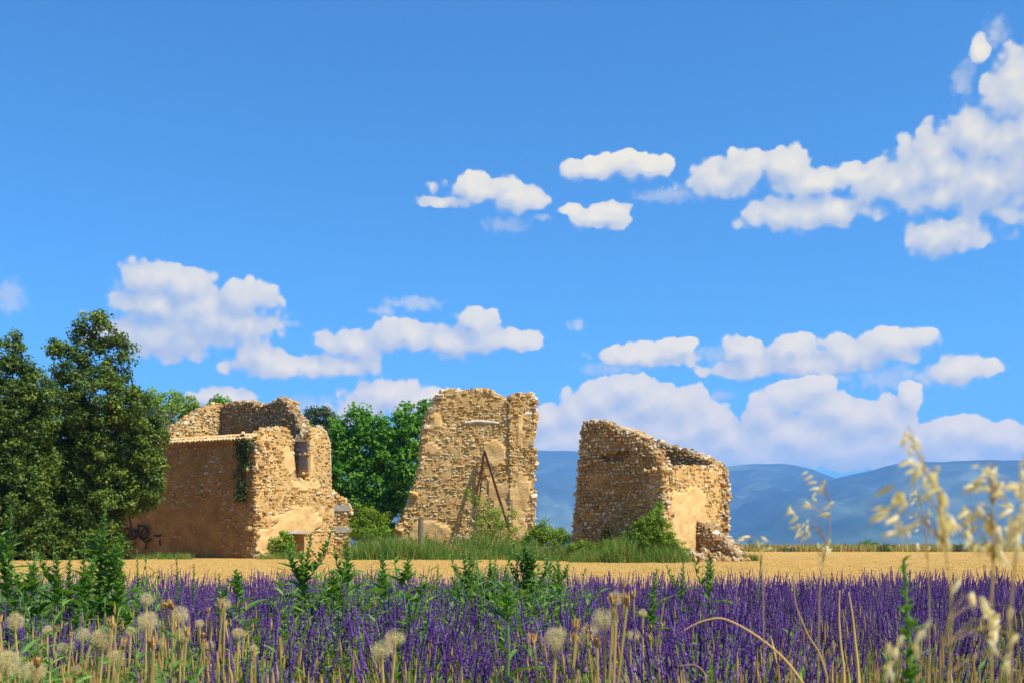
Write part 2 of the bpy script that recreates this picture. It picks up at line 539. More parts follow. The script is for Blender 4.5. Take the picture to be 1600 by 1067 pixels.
# ================================================================== land
def grid_mesh(name, xs, ys, zf, mat, smooth=True):
    X, Y = np.meshgrid(xs, ys)
    Z = zf(X, Y)
    nx, ny = len(xs), len(ys)
    V = np.stack([X, Y, Z], -1).reshape(-1, 3)
    i = np.arange(nx - 1)[None] + (np.arange(ny - 1) * nx)[:, None]
    Q = np.stack([i, i + 1, i + 1 + nx, i + nx], -1).reshape(-1, 4)
    mb = MB(); mb.add(V, Q=Q)
    return mb.mesh(name, mat, smooth)

m, t, b = new_mat('dry_earth')
p = pos(t)
n = t.noise(p, 0.9, 8, 0.65); n2 = t.noise(p, 0.012, 4, 0.6)
c = t.ramp(n.outputs[0], [(0.3, (.17, .115, .055)), (0.55, (.26, .18, .085)), (0.75, (.33, .25, .12))])
far = t.ramp(n2.outputs[0], [(0.35, (.10, .13, .045)), (0.5, (.42, .32, .13)), (0.6, (.16, .17, .06)), (0.7, (.48, .36, .15))])
sx = t.n('ShaderNodeSeparateXYZ'); t.put(sx.inputs[0], p)
c = t.mix(t.smooth(sx.outputs[1], 120, 220), c, far)
t.put(b.inputs['Base Color'], c); b.inputs['Roughness'].default_value = 1.0
bump(t, b, n.outputs[0], 0.8, 0.05)
M_EARTH = m

xs = np.concatenate([-np.geomspace(8000, 30, 22), np.linspace(-25, 25, 51), np.geomspace(30, 8000, 22)])
ys = np.concatenate([[-300, -60, -15, -5], np.linspace(-2, 24, 53), np.linspace(26, 70, 23), np.geomspace(80, 7900, 26)])
def gz(X, Y):
    near = np.exp(-np.maximum(Y - 16, 0) / 6.0)
    return ground_z(Y) - 0.012 + fbm(X * 1.3, Y * 1.3, 4) * 0.05 * near
ground = link('ground', grid_mesh('ground', xs, ys, gz, M_EARTH))
tag(ground, 'dry plain under the lavender and out to the hills', kind='structure')

m, t, b = new_mat('stubble')
p = pos(t)
mp = t.n('ShaderNodeMapping'); t.put(mp.inputs[0], p); mp.inputs['Scale'].default_value = (1.0, .35, 1.0)
n = t.noise(mp.outputs[0], 2.2, 8, 0.7); n2 = t.noise(p, 0.09, 3, 0.5); n3 = t.noise(p, 60, 2, .5)
c = t.ramp(n.outputs[0], [(0.3, (.50, .275, .062)), (0.5, (.61, .355, .09)), (0.72, (.68, .42, .125))])
c = t.mix(t.smooth(n2.outputs[0], 0.4, 0.65, 0, .35), c, (.54, .35, .12, 1))
t.put(b.inputs['Base Color'], c); b.inputs['Roughness'].default_value = 1.0
bump(t, b, n3.outputs[0], 1.0, 0.05)
M_FIELD = m
fx = np.linspace(-75, 90, 166)
fy = np.concatenate([np.linspace(15.5, 30, 30), np.linspace(31, 60, 40), np.linspace(62, 101, 16)])
field_o = link('wheat_field', grid_mesh('wheat_field', fx, fy, lambda X, Y: ground_z(Y) + 0.004 + 0.012 * fbm(X * .8, Y * .8, 3), M_FIELD))
tag(field_o, 'golden cut wheat field stretching behind the lavender', kind='structure')

m, t, b = new_mat('hill_forest')
p = pos(t)
n = t.noise(p, 0.0016, 9, 0.62)
n2 = t.noise(p, 0.02, 5, 0.65)
mp = t.n('ShaderNodeMapping'); t.put(mp.inputs[0], p); mp.inputs['Scale'].default_value = (1, .5, 2.6)
n3 = t.noise(mp.outputs[0], 0.0042, 7, 0.68)
c = t.ramp(n.outputs[0], [(0.32, (.012, .03, .03)), (0.5, (.035, .065, .05)), (0.62, (.11, .15, .10)), (0.75, (.24, .25, .17))])
c = t.mix(0.5, c, t.ramp(n2.outputs[0], [(0.3, (.5, .5, .5)), (0.7, (1.2, 1.2, 1.2))]), 'MULTIPLY')
rock = t.smooth(n3.outputs[0], 0.63, 0.75)
c = t.mix(t.m('MULTIPLY', rock, .45), c, (.62, .57, .50, 1))
t.put(b.inputs['Base Color'], c); b.inputs['Roughness'].default_value = 1.0
b.inputs['Specular IOR Level'].default_value = 0.0
M_HILL = m

def ridge(name, prof, Y0, Y1, Y2, seed, label):
    px = np.linspace(-900, 2500, 420)
    top = np.interp(px, [a for a, _ in prof], [b_ for _, b_ in prof])
    k = np.ones(5) / 5
    top = np.convolve(np.pad(top, 2, 'edge'), k, 'valid') + fbm(px * 0.03 + seed, px * 0 + seed, 4) * 2.4
    ss = np.concatenate([np.linspace(0, 1, 46), np.linspace(1.05, 1.6, 8)])
    V = []
    for s in ss:
        Y = Y0 + (Y1 - Y0) * s if s <= 1 else Y1 + (Y2 - Y1) * (s - 1) / .6
        X = (px - 800) / F * (Y if s <= 1 else Y1) 
        X = (px - 800) / F * Y
        H = ZC + (HOR - top) / F * Y1
        e = s ** 1.25 if s <= 1 else 1 - ((s - 1) / .6) ** 1.5 * .7
        rav = fbm(X * .0016 + seed * 3, Y * 0.0007 + seed, 5) * 0.34 * np.sin(np.pi * min(s, 1)) + fbm(X * .006, Y * .004 + seed, 4) * .17 * np.sin(np.pi * min(s, 1))
        rav = rav * 1.5
        Z = np.maximum(H * np.maximum(e + rav * (1 if s < 1 else 0), 0.0), -0.5) - (0.6 if s == 0 else 0)
        # keep the front slope below the line of sight to the crest
        lim = ZC + (HOR - top - 1.5) / F * Y
        if s < 1:
            Z = np.minimum(Z, np.maximum(lim, -0.3))
        V.append(np.stack([X, np.full_like(X, Y), Z], -1))
    V = np.array(V); ny, nx = V.shape[:2]
    i = np.arange(nx - 1)[None] + (np.arange(ny - 1) * nx)[:, None]
    Q = np.stack([i, i + 1, i + 1 + nx, i + nx], -1).reshape(-1, 4)
    mb = MB(); mb.add(V.reshape(-1, 3), Q=Q)
    o = link(name, mb.mesh(name, M_HILL, True))
    tag(o, label, kind='structure')
    return o
ridge('hill', [(-900, 765), (0, 742), (400, 716), (700, 704), (840, 703), (905, 706), (1000, 716), (1060, 727), (1125, 730),
               (1170, 724), (1230, 724), (1268, 732), (1305, 747), (1360, 775), (1500, 815), (2500, 840)], 4300, 6600, 7600, 1.3,
      'hazy blue long hill range behind the middle and right ruins')
ridge('hill', [(-900, 853), (1040, 853), (1100, 845), (1140, 826), (1200, 797), (1262, 763), (1305, 747), (1345, 739), (1385, 727), (1430, 722),
               (1480, 722), (1560, 717), (1600, 720), (1750, 726), (2500, 770)], 3300, 5400, 6400, 4.1,
      'hazy blue massif rising at the right edge behind the oat stalks')

# ================================================================== ruins
def rounded_cube():
    V = []; idx = {}
    for x in (-1, 0, 1):
        for y in (-1, 0, 1):
            for z in (-1, 0, 1):
                if (x, y, z) != (0, 0, 0):
                    idx[(x, y, z)] = len(V); V.append((x, y, z))
    T = []
    for ax in range(3):
        for sg in (-1, 1):
            o = [a for a in range(3) if a != ax]
            for i in (-1, 0):
                for j in (-1, 0):
                    q = []
                    for (di, dj) in ((0, 0), (1, 0), (1, 1), (0, 1)):
                        c = [0, 0, 0]; c[ax] = sg; c[o[0]] = i + di; c[o[1]] = j + dj
                        q.append(idx[tuple(c)])
                    flip = (sg > 0) ^ (ax == 1)
                    if not flip:
                        q = q[::-1]
                    T += [(q[0], q[1], q[2]), (q[0], q[2], q[3])]
    return np.array(V, float), np.array(T)
_cv, _ct = rounded_cube()
STONES = []
for i in range(14):
    sph = _cv / np.linalg.norm(_cv, axis=1)[:, None]
    v = _cv * 0.60 + sph * 0.40
    v = v * (1 + rng.normal(0, .14, v.shape))
    v[:, 2] *= 1 + .18 * rng.normal() * v[:, 0]
    STONES.append(v / np.abs(v).max(0))
STONE_ME = {}
def stone_mesh(k, mat):
    if (k, mat.name) not in STONE_ME:
        mb = MB(); mb.add(STONES[k], T=_ct, tint=0.0)
        STONE_ME[(k, mat.name)] = mb.mesh('stone', mat)
    return STONE_ME[(k, mat.name)]

class StoneSet:
    """stones of one wall: big ones become objects, the rest one joined mesh"""
    def __init__(s, mat):
        s.mat = mat; s.M = []; s.T = []; s.size = []
    def put(s, M, T, size):
        s.M.append(M); s.T.append(T); s.size.append(size)
    def build(s, parent, nbig):
        if not s.M:
            return
        M = np.array(s.M); T = np.array(s.T); S = np.array(s.size)
        order = np.argsort(-S)
        big = set(order[:nbig].tolist())
        mb = MB()
        kind = rng.integers(0, len(STONES), len(S))
        keep = np.array([i not in big for i in range(len(S))])
        for k in range(len(STONES)):
            sel = keep & (kind == k)
            mb.scatter(STONES[k], _ct, M[sel], T[sel], tint=rng.random(sel.sum()))
        if mb.n:
            tag(link('stones', mb.mesh('stones', s.mat), parent), kind='stuff')
        for i in big:
            o = link('stone', stone_mesh(int(kind[i]), s.mat), parent)
            mt = Matrix([[M[i][r][c] for c in range(3)] + [T[i][r]] for r in range(3)] + [[0, 0, 0, 1]])
            o.matrix_basis = mt
        print('stones', len(S))

class Wall:
    """a stretch of masonry seen from its face: O plan point, U plan direction along the face, N = outward normal"""
    def __init__(s, px0, Y0, U, thick, stone, mortar, flip=False):
        s.O = np.array([WX(px0, Y0), Y0]); s.U = unit(U)
        s.N = np.array([s.U[1], -s.U[0]])
        if flip:
            s.N = -s.N
        s.th = thick; s.stone = stone; s.mortar = mortar
        s.open = []; s.recess = []; s.smooth = []
    def u(s, px):
        t = (px - 800.0) / F
        return (t * s.O[1] - s.O[0]) / (s.U[0] - t * s.U[1])
    def uz(s, px, py):
        u = s.u(px)
        y = s.O[1] + u * s.U[1]
        return u, ZC + (HOR - py) / F * y
    def P(s, u, z, n=0.0):
        p = s.O + s.U * u + s.N * n
        return np.array([p[0], p[1], z])
    def profile(s, pts, u0=None, u1=None, rough=0.05):
        q = [s.uz(a, b_) for a, b_ in pts]
        s.pu = np.array([a for a, _ in q]); s.pz = np.array([b_ for _, b_ in q])
        if s.pu[0] > s.pu[-1]:
            s.pu = s.pu[::-1]; s.pz = s.pz[::-1]
        s.pu = np.maximum.accumulate(s.pu)
        s.u0 = s.pu[0] if u0 is None else u0
        s.u1 = s.pu[-1] if u1 is None else u1
        s.rough = rough
    def top(s, u):
        u = np.asarray(u, float)
        return np.interp(u, s.pu, s.pz) + s.rough * 2.0 * vnoise(u * 4.1 + s.O[0], u * 0 + 2.2) + s.rough * vnoise(u * 11.0, u * 0 + s.O[1])
    def rect(s, lst, px0, py0, px1, py1):
        a, z1 = s.uz(px0, py0); b_, _ = s.uz(px1, py0)
        _, z0 = s.uz(px0, py1)
        lst.append((min(a, b_), max(a, b_), min(z0, z1), max(z0, z1)))
    @staticmethod
    def inr(lst, u, z, pad=0.0, ell=False):
        r = np.zeros(np.shape(u), bool)
        for (a, b_, c, d_) in lst:
            if ell:
                r |= ((u - (a + b_) / 2) / ((b_ - a) / 2 + pad)) ** 2 + ((z - (c + d_) / 2) / ((d_ - c) / 2 + pad)) ** 2 < 1 + 1.1 * fbm(u * 1.7 + a, z * 1.7, 4)
            else:
                r |= (u > a - pad) & (u < b_ + pad) & (z > c - pad) & (z < d_ + pad)
        return r
    def core(s, parent, name='wall', cell=0.11, zb=-0.3):
        us = np.linspace(s.u0, s.u1, max(3, int(abs(s.u1 - s.u0) / cell)))
        tz = s.top(us)
        zmax = tz.max()
        zs = np.linspace(zb, zmax, max(3, int((zmax - zb) / cell)))
        # make openings crisp: snap the nearest grid lines onto their edges
        us = us.copy(); zs = zs.copy()
        for (a, b_, c, d_) in s.open:
            for e in (a, b_):
                us[np.argmin(abs(us - e))] = e
            for e in (c, d_):
                if zb < e < zmax:
                    zs[np.argmin(abs(zs - e))] = e
        us.sort(); zs.sort(); tz = s.top(us)
        UU, ZZ = np.meshgrid(us, zs)
        ZZ = np.minimum(ZZ, tz[None])
        sm = s.inr(s.smooth, UU, ZZ, 0, True)
        rc = s.inr(s.recess, UU, ZZ, 0, True)
        Nf = fbm(UU * 3 + s.O[0], ZZ * 3, 4) * 0.05 + sm * 0.065 - rc * 0.28
        nb = -s.th + fbm(UU * 2, ZZ * 2 + 9, 3) * 0.08
        nu, nz = len(us), len(zs)
        def lay(nn):
            XY = s.O[None, None] + s.U[None, None] * UU[..., None] + s.N[None, None] * nn[..., None]
            return np.concatenate([XY, ZZ[..., None]], -1).reshape(-1, 3)
        Vf, Vb = lay(Nf), lay(nb)
        uc = (UU[:-1, :-1] + UU[:-1, 1:]) / 2; zc = (ZZ[:-1, :-1] + ZZ[1:, :-1] + ZZ[:-1, 1:] + ZZ[1:, 1:]) / 4
        ok = ((ZZ[1:, :-1] - ZZ[:-1, :-1]) + (ZZ[1:, 1:] - ZZ[:-1, 1:]) > 1e-4) & ~s.inr(s.open, uc, zc)
        K = nu * nz
        Q = []
        for j in range(nz - 1):
            for i in range(nu - 1):
                if not ok[j, i]:
                    continue
                a = j * nu + i; b_ = a + 1; c = a + nu + 1; d_ = a + nu
                Q.append((a, b_, c, d_)); Q.append((b_ + K, a + K, d_ + K, c + K))
                if j == 0 or not ok[j - 1, i]: Q.append((b_, a, a + K, b_ + K))
                if j == nz - 2 or not ok[j + 1, i]: Q.append((d_, c, c + K, d_ + K))
                if i == 0 or not ok[j, i - 1]: Q.append((a, d_, d_ + K, a + K))
                if i == nu - 2 or not ok[j, i + 1]: Q.append((c, b_, b_ + K, c + K))
        mb = MB()
        mb.add(np.vstack([Vf, Vb]), Q=Q, tint=np.concatenate([sm.ravel(), np.zeros(K)]).astype(float))
        s.obj = link(name, mb.mesh(name, s.mortar), parent)
        s.set = StoneSet(s.stone)
        return s.obj
    def face(s, zmin=-0.1, w=(.09, .30), h=(.075, .15), proud=1.0, skip=0.0, rnd=0.16, end=None, patch=0.0):
        """rows of stones on the face (end=None), on the low-u end (-1) or the high-u end (1)"""
        U3 = np.array([s.U[0], s.U[1], 0]); N3 = np.array([s.N[0], s.N[1], 0]); Z3 = np.array([0, 0, 1.0])
        if end is not None:
            ue = s.u0 if end < 0 else s.u1
            L0, L1 = -s.th, 0.0
            D, NN = N3, U3 * end
        else:
            L0, L1 = s.u0, s.u1
            D, NN = U3, N3
        zmax = s.top(np.linspace(s.u0, s.u1, 80)).max() if end is None else float(s.top(ue))
        z = zmin; row = 0
        while z < zmax:
            hh = random.uniform(*h); u = L0 - random.random() * .1
            while u < L1:
                ww = (w[0] + (w[1] - w[0]) * random.random() ** 1.9) * (1.6 if random.random() < .06 else 1.0)
                uc = u + ww / 2; zc = z + hh / 2 + .06 * math.sin(uc * 1.1 + row * .15 + s.O[0]) + random.gauss(0, .016)
                u += ww + .012
                if uc > L1 + .02 or random.random() < skip:
                    continue
                if end is None:
                    if zc + hh * .2 > s.top(uc): continue
                    if s.inr(s.open, np.array(uc), np.array(zc), 0.02): continue
                    if s.inr(s.smooth, np.array(uc), np.array(zc), 0, True) and random.random() < .90: continue
                    rc = -0.26 if s.inr(s.recess, np.array(uc), np.array(zc), 0, True) else 0.0
                    if patch and fbm(uc * .9 + 5 + s.O[0], zc * .9, 3) > .5 - patch: continue
                    base = s.P(uc, zc, rc)
                else:
                    base = s.P(ue, zc, uc)
                sc = random.uniform(.85, 1.1)
                hx = hh * random.uniform(.62, 1.18)
                dep = random.uniform(.07, .14)
                ang = random.gauss(0, rnd)
                ca, sa = math.cos(ang), math.sin(ang)
                A = D * ca + Z3 * sa; B = -D * sa + Z3 * ca
                nrm = unit(NN + D * random.gauss(0, .12) + Z3 * random.gauss(0, .12))
                M = np.stack([A * ww / 2 * sc, nrm * dep, B * hx / 2], 1)
                off = random.uniform(-.085, -.03) + .045 * (proud - 1)
                s.set.put(M, base + NN * off, ww * sc)
            z += hh + .008; row += 1
    def coping(s, step=.15, size=(.10, .22), ustart=None, uend=None, across=True):
        """loose stones along the broken top"""
        u = s.u0 if ustart is None else ustart
        ue = s.u1 if uend is None else uend
        while u < ue:
            z = float(s.top(u))
            slope = float(s.top(u + .1) - s.top(u - .1)) / .2
            nn = 0.0
            while nn > -s.th:
                a = random.uniform(*size)
                if not s.inr(s.open, np.array(u), np.array(z - .05), -.02):
                    q = rot_batch(1, (.35, .35, 3.1))[0]
                    M = q @ np.diag([a * .62, a * .5, a * random.uniform(.28, .5)])
                    s.set.put(M, s.P(u + random.gauss(0, .03), z + random.uniform(-.05, .05), nn - a * .4 + random.gauss(0, .03)), a * 1.15)
                nn -= a * 1.0
                if not across: break
            u += step * random.uniform(.7, 1.3) / max(1.0, math.sqrt(1 + slope * slope) * .75)
    def rubble_edge(s, pts_px, size=(.14, .36), n=60, spread=.14, shift=0.0):
        """torn wall edge: stones clustered along a line given in picture points on the face"""
        q = np.array([s.uz(a, b_) for a, b_ in pts_px])
        for i in range(n):
            f = random.random() * (len(q) - 1); k = int(f); f -= k
            u, z = q[k] * (1 - f) + q[min(k + 1, len(q) - 1)] * f
            a = size[0] + (size[1] - size[0]) * random.random() ** 1.6
            M = rot_batch(1, (.5, .5, 3.1))[0] @ np.diag([a * .6, a * .5, a * random.uniform(.3, .5)])
            s.set.put(M, s.P(u + shift + random.gauss(0, spread), z + random.gauss(0, spread * .6), random.uniform(-s.th, .03)), a * 1.1)
    def finish(s, nbig):
        s.set.build(s.obj, nbig)

# ------------------------------------------------------------------ ruined farmhouse on the left
TH = R(36)
UL = (math.cos(TH), -math.sin(TH))         # along the shaded front, towards the near corner
UR = (math.sin(TH), math.cos(TH))          # along the sunny gable, away from the near corner
DC = 48.0
C0 = np.array([WX(400, DC), DC])
house = empty('ruined_farmhouse', (C0[0], C0[1], 0), 'roofless stone farmhouse ruin with tiled eave and tall window gap beside the dark trees', 'ruin', 'stone ruins in the field')

# shaded long wall: u runs from far left end to the near corner
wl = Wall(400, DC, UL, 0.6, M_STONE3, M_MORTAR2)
wl.profile([(180, 702), (258, 694), (330, 690), (399, 686)], rough=0.02)
wl.u1 = -0.02
wl.core(house)
for r_ in ((150, 800, 340, 880), (260, 840, 390, 880), (300, 780, 350, 835)):
    wl.rect(wl.smooth, *r_)
wl.face(w=(.10, .36), h=(.08, .14), proud=.8, skip=.04, patch=.12)
wl.rubble_edge([(396, 868), (396, 800), (397, 720), (398, 690)], (.16, .30), 60, .07)
wl.rubble_edge([(360, 866), (392, 868)], (.2, .4), 16, .16)
wl.finish(60)

# sunny gable wall with window gap and low doorway: u runs from the near corner backwards
wr = Wall(400, DC, UR, 0.62, M_STONE, M_MORTAR)
wr.profile([(398, 692), (408, 686), (418, 674), (430, 668), (446, 669), (455, 680), (459.5, 690), (460.5, 748), (470, 752), (482, 750), (483, 690),
            (486, 674), (495, 667), (504, 670), (511, 680), (515, 694), (516.5, 750), (518, 766), (522, 775)], rough=.03)
wr.u0 = 0.0
wr.rect(wr.open, 441, 833, 475, 885)
for r_ in ((428, 792, 502, 834), (398, 822, 446, 864), (450, 748, 500, 764), (440, 690, 461, 750), (482, 700, 489, 756)):
    wr.rect(wr.smooth, *r_)
wr.core(house)
wr.face(w=(.09, .28), h=(.07, .15), proud=.85)
wr.coping(.13, (.12, .24))
wr.rubble_edge([(401, 868), (402, 800), (401, 700)], (.14, .28), 46, .06)
wr.rubble_edge([(405, 866), (425, 868)], (.22, .42), 14, .14)
wr.finish(100)
z3 = np.array([0, 0, 1.0])
def v3(d2):
    return np.array([d2[0], d2[1], 0.0])
# window reveal, lintel stone, gable edge render
u_r, zr1 = wr.uz(483, 688); _, zr0 = wr.uz(483, 752)
mb = MB(); mb.box(wr.P(u_r - .02, (zr0 + zr1) / 2 - .02, -.33), v3(wr.U), .015, v3(wr.N), .29, z3, (zr1 - zr0) / 2, jit=.004)
tag(link('window_reveal', mb.mesh('window_reveal', M_REVEAL), house), 'smooth mauve plastered side of the tall window gap')
ul, zl = wr.uz(468, 687)
mb = MB()
mb.box(wr.P(ul + .22, zl, -.34), v3(unit(wr.U + .1 * wr.N)), .55, v3(wr.N), .15, z3, .055, jit=.012)
link('lintel', mb.mesh('lintel', M_WOOD), house)
q = [wr.uz(a, b_) for a, b_ in ((503, 669), (509, 676), (513, 686), (515.2, 700), (516, 725), (516.6, 752))]
mb = MB(); mb.tube([wr.P(u + .03, z + .02, -.02) for u, z in q], .045, 6)
mb.tube([wr.P(u + .03, z + .02, -.5) for u, z in q], .05, 6)
tag(link('render_edge', mb.mesh('render_edge', M_PLASTER, True), house), 'pale rounded render edge down the right of the gable')
# doorway: added box, painted dark to hold shade behind the opening
ua, za = wr.uz(441, 833); ub, _ = wr.uz(475, 833)
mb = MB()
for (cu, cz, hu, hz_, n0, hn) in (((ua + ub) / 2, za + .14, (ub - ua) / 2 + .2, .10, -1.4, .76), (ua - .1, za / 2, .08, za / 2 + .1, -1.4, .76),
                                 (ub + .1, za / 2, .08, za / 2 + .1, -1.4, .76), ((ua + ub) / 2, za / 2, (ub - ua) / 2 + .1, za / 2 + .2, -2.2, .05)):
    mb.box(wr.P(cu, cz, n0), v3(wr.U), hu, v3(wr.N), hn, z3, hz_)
tag(link('doorway_shade_box', mb.mesh('doorway_shade_box', M_DOOR_SHADE), house), 'added dark box for the shade in the low doorway half hidden by a creeper')
mb = MB(); mb.box(wr.P((ua + ub) / 2, za + .05, -.02), v3(wr.U), (ub - ua) / 2 + .16, v3(wr.N), .10, z3, .06, jit=.012)
link('door_lintel', mb.mesh('door_lintel', M_CONC), house)

# rear walls seen over the eave
CB = C0 + wr.u(515.5) * np.array(UR)               # far right corner
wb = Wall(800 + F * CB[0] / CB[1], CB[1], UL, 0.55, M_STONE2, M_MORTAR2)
wb.profile([(300, 640), (345, 634), (368, 628), (392, 629), (410, 634), (428, 629), (436, 622), (446, 626), (455, 642), (466, 660), (476, 680), (484, 700), (500, 740)], rough=.05)
wb.core(house)
wb.face(zmin=3.6, w=(.08, .22), h=(.07, .13), proud=1.4, rnd=.25)
wb.coping(.13, (.12, .26))
wb.rubble_edge([(434, 622), (446, 628), (458, 650), (474, 682)], (.15, .34), 70, .10)
wb.finish(60)
CP = C0 + wb.u(345) * np.array(UL)                # cross wall rising to the rear
wp = Wall(800 + F * CP[0] / CP[1], CP[1], UR, 0.55, M_STONE, M_MORTAR)
wp.profile([(226, 700), (250, 690), (268, 684), (280, 668), (296, 655), (318, 642), (345, 632)], rough=.06, u0=.3)
wp.core(house)
wp.face(zmin=3.8, w=(.09, .28), h=(.07, .14), proud=1.2)
wp.coping(.14, (.14, .28))
wp.finish(40)

# eave: two courses of canal tiles on a rendered cornice
def tile_mesh():
    mb = MB(); ns = 8
    V = []
    for (y, r0) in ((-.23, .105), (.23, .085)):
        for rr in (r0, r0 - .016):
            for k in range(ns + 1):
                a = math.pi * k / ns
                V.append((rr * math.cos(a), y, rr * math.sin(a)))
    n = ns + 1; Q = []
    for k in range(ns):
        Q += [(k, k + 1, 2 * n + k + 1, 2 * n + k), (n + k + 1, n + k, 3 * n + k, 3 * n + k + 1),
              (k + 1, k, n + k, n + k + 1), (2 * n + k, 2 * n + k + 1, 3 * n + k + 1, 3 * n + k)]
    Q += [(0, 2 * n, 3 * n, n), (ns, n + ns, 3 * n + ns, 2 * n + ns)]
    mb.add(V, Q=Q)
    return mb.mesh('roof_tile', M_TILE, False)
TILE = tile_mesh()
mb = MB()
u = wl.u0 + .3
a0, _ = wl.uz(252, 690); a1, _ = wl.uz(394, 690)
for (uu0, uu1) in ((a0, a1),):
    uc = (uu0 + uu1) / 2; hu = (uu1 - uu0) / 2
    zt = float(np.interp(uc, wl.pu, wl.pz))
    mb.box(wl.P(uc, zt - .06, -.02), v3(wl.U), hu, v3(wl.N), .17, z3, .07, jit=.006)
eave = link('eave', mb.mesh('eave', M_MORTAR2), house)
sl = R(20)
u = a0 + .08
while u < a1:
    for rowk in range(2):
        if random.random() < .06 and rowk:
            continue
        o = link('roof_tile', TILE, eave)
        zt = float(np.interp(u, wl.pu, wl.pz)) + .05 + rowk * .14
        ctr = wl.P(u + random.gauss(0, .01), zt, .02 - rowk * .34)
        fy = -v3(wl.N) * math.cos(sl) + z3 * math.sin(sl)
        fx_ = v3(wl.U); fz = np.cross(fx_, fy)
        wob = rot_batch(1, (.05, .05, .07))[0]
        M = np.stack([fx_, fy, fz], 1) @ wob
        o.matrix_basis = Matrix([[M[r][c] for c in range(3)] + [ctr[r]] for r in range(3)] + [[0, 0, 0, 1]])
    u += .196
uk, zk = wl.uz(372, 684)
for k, (du, dz, ry, rz) in enumerate(((0, .06, .5, .5), (.3, .03, -.4, 1.0), (.12, .16, .3, .9))):
    o = link('roof_tile', TILE, eave)
    M = Euler((R(20), ry, -TH + rz)).to_matrix().to_4x4()
    M.translation = Vector(wl.P(uk + du, zk + dz, -.15))
    o.matrix_basis = M

# low masonry stub with two slabs at the right foot of the gable
ws = Wall(512, DC - 0.2 + 3.9, (1, .12), 0.9, M_STONE, M_MORTAR)
ws.O = np.array([WX(508, 51.75), 51.75])
ws.profile([(505, 764), (518, 768), (530, 776), (540, 784), (546, 800), (547, 862)], rough=.04)
ws.core(house)
ws.face(w=(.10, .30), h=(.08, .15), proud=1.2)
ws.coping(.12, (.14, .28))
for (x0, x1, yy) in ((520, 546, 793), (512, 549, 827)):
    u0_, zz = ws.uz(x0, yy); u1_, _ = ws.uz(x1, yy)
    mb = MB(); mb.box(ws.P((u0_ + u1_) / 2, zz, -.26), v3(ws.U), (u1_ - u0_) / 2, v3(ws.N), .34, z3, .13 if yy > 800 else .13, jit=.012)
    tag(link('slab', mb.mesh('slab', M_CONC), house), 'grey weathered ledge slab beside the gable')
ws.finish(24)
# scrawl of black paint low on the shaded wall
mb = MB()
def scrawl(pts, r=.022):
    P_ = []
    for a, b_ in pts:
        uu, zz = wl.uz(a, b_); P_.append(wl.P(uu, zz, .10))
    P_ = np.array(P_)
    tt = np.linspace(0, len(P_) - 1, len(P_) * 4)
    i0 = np.minimum(tt.astype(int), len(P_) - 2); f_ = (tt - i0)[:, None]
    pm = P_[np.maximum(i0 - 1, 0)]; p0 = P_[i0]; p1 = P_[i0 + 1]; p2 = P_[np.minimum(i0 + 2, len(P_) - 1)]
    S = .5 * (2 * p0 + (p1 - pm) * f_ + (2 * pm - 5 * p0 + 4 * p1 - p2) * f_ ** 2 + (3 * p0 - pm - 3 * p1 + p2) * f_ ** 3)
    mb.tube(S, r, 4)
for a in (((203, 838), (196, 832), (199, 825), (206, 828), (203, 836), (209, 842), (216, 838), (212, 828), (208, 832), (214, 840)),
          ((219, 818), (219.5, 835), (224, 842), (231, 840), (234, 832), (231, 825), (225, 829), (223, 838), (230, 846), (238, 842)),
          ((211, 826), (217, 830), (222, 838), (229, 834), (233, 826), (228, 822), (219, 821)), ((236, 843), (232, 846), (231, 858)),
          ((244, 836), (250, 837), (254, 836)), ((252, 843), (253, 852)), ((202, 858), (208, 853), (214, 847))):
    scrawl(a, .045)
tag(link('graffiti', mb.mesh('graffiti', M_PAINT), house), 'black scrawled graffiti loops low on the shaded wall')

# ------------------------------------------------------------------ tall middle ruin
D2 = 52.0
tower = empty('ruined_wall', (WX(730, D2), D2, 0), 'tall sunlit standing wall of ochre rubble with a white lintel band', 'ruin', 'stone ruins in the field')
w2 = Wall(622, D2, (1, -.04), 0.95, M_STONE, M_MORTAR)
w2.profile([(618, 850), (621, 830), (634, 800), (648, 760), (656, 730), (659, 700), (662, 670), (672, 640), (684, 622), (690, 611), (700, 609),
            (722, 611), (745, 610), (765, 612), (778, 617), (784, 624), (792, 628), (794, 660), (834, 664)], rough=.05)
for r_ in ((762, 735, 830, 850), (655, 640, 690, 670), (664, 690, 690, 712), (640, 815, 700, 850), (752, 690, 790, 735)):
    w2.rect(w2.smooth, *r_)
w2.core(tower)
w2.face(w=(.10, .34), h=(.075, .16), proud=.85)
w2.coping(.14, (.14, .30))
w2.rubble_edge([(622, 832), (634, 802), (648, 762), (656, 732), (660, 700), (664, 670), (672, 642), (688, 614)], (.16, .40), 200, .07, .10)
w2.rubble_edge([(640, 834), (690, 838), (740, 838)], (.2, .42), 50, .16)
w2.finish(170)
wt2 = Wall(796, 51.72, (.985, .13), 0.95, M_STONE, M_MORTAR)
wt2.profile([(796.5, 632), (798, 622), (806, 617), (818, 615), (830, 616), (836, 626), (836.5, 850)], rough=.05)
for r_ in ((796, 735, 832, 850), (806, 650, 820, 700)):
    wt2.rect(wt2.smooth, *r_)
wt2.core(tower)
wt2.face(w=(.10, .32), h=(.09, .17), proud=1.3, rnd=.18)
wt2.face(end=-1, w=(.10, .26), h=(.08, .15), proud=1.3)
wt2.face(end=1, w=(.10, .26), h=(.08, .15), proud=1.3)
wt2.coping(.15, (.16, .32))
wt2.rubble_edge([(835, 620), (836, 680), (835, 740), (834, 800), (832, 838)], (.16, .38), 110, .05, -.06)
wt2.rubble_edge([(797, 840), (815, 842), (830, 836)], (.2, .38), 24, .14)
wt2.finish(70)
u0_, zz = w2.uz(720, 661); u1_, _ = w2.uz(781, 661)
mb = MB()
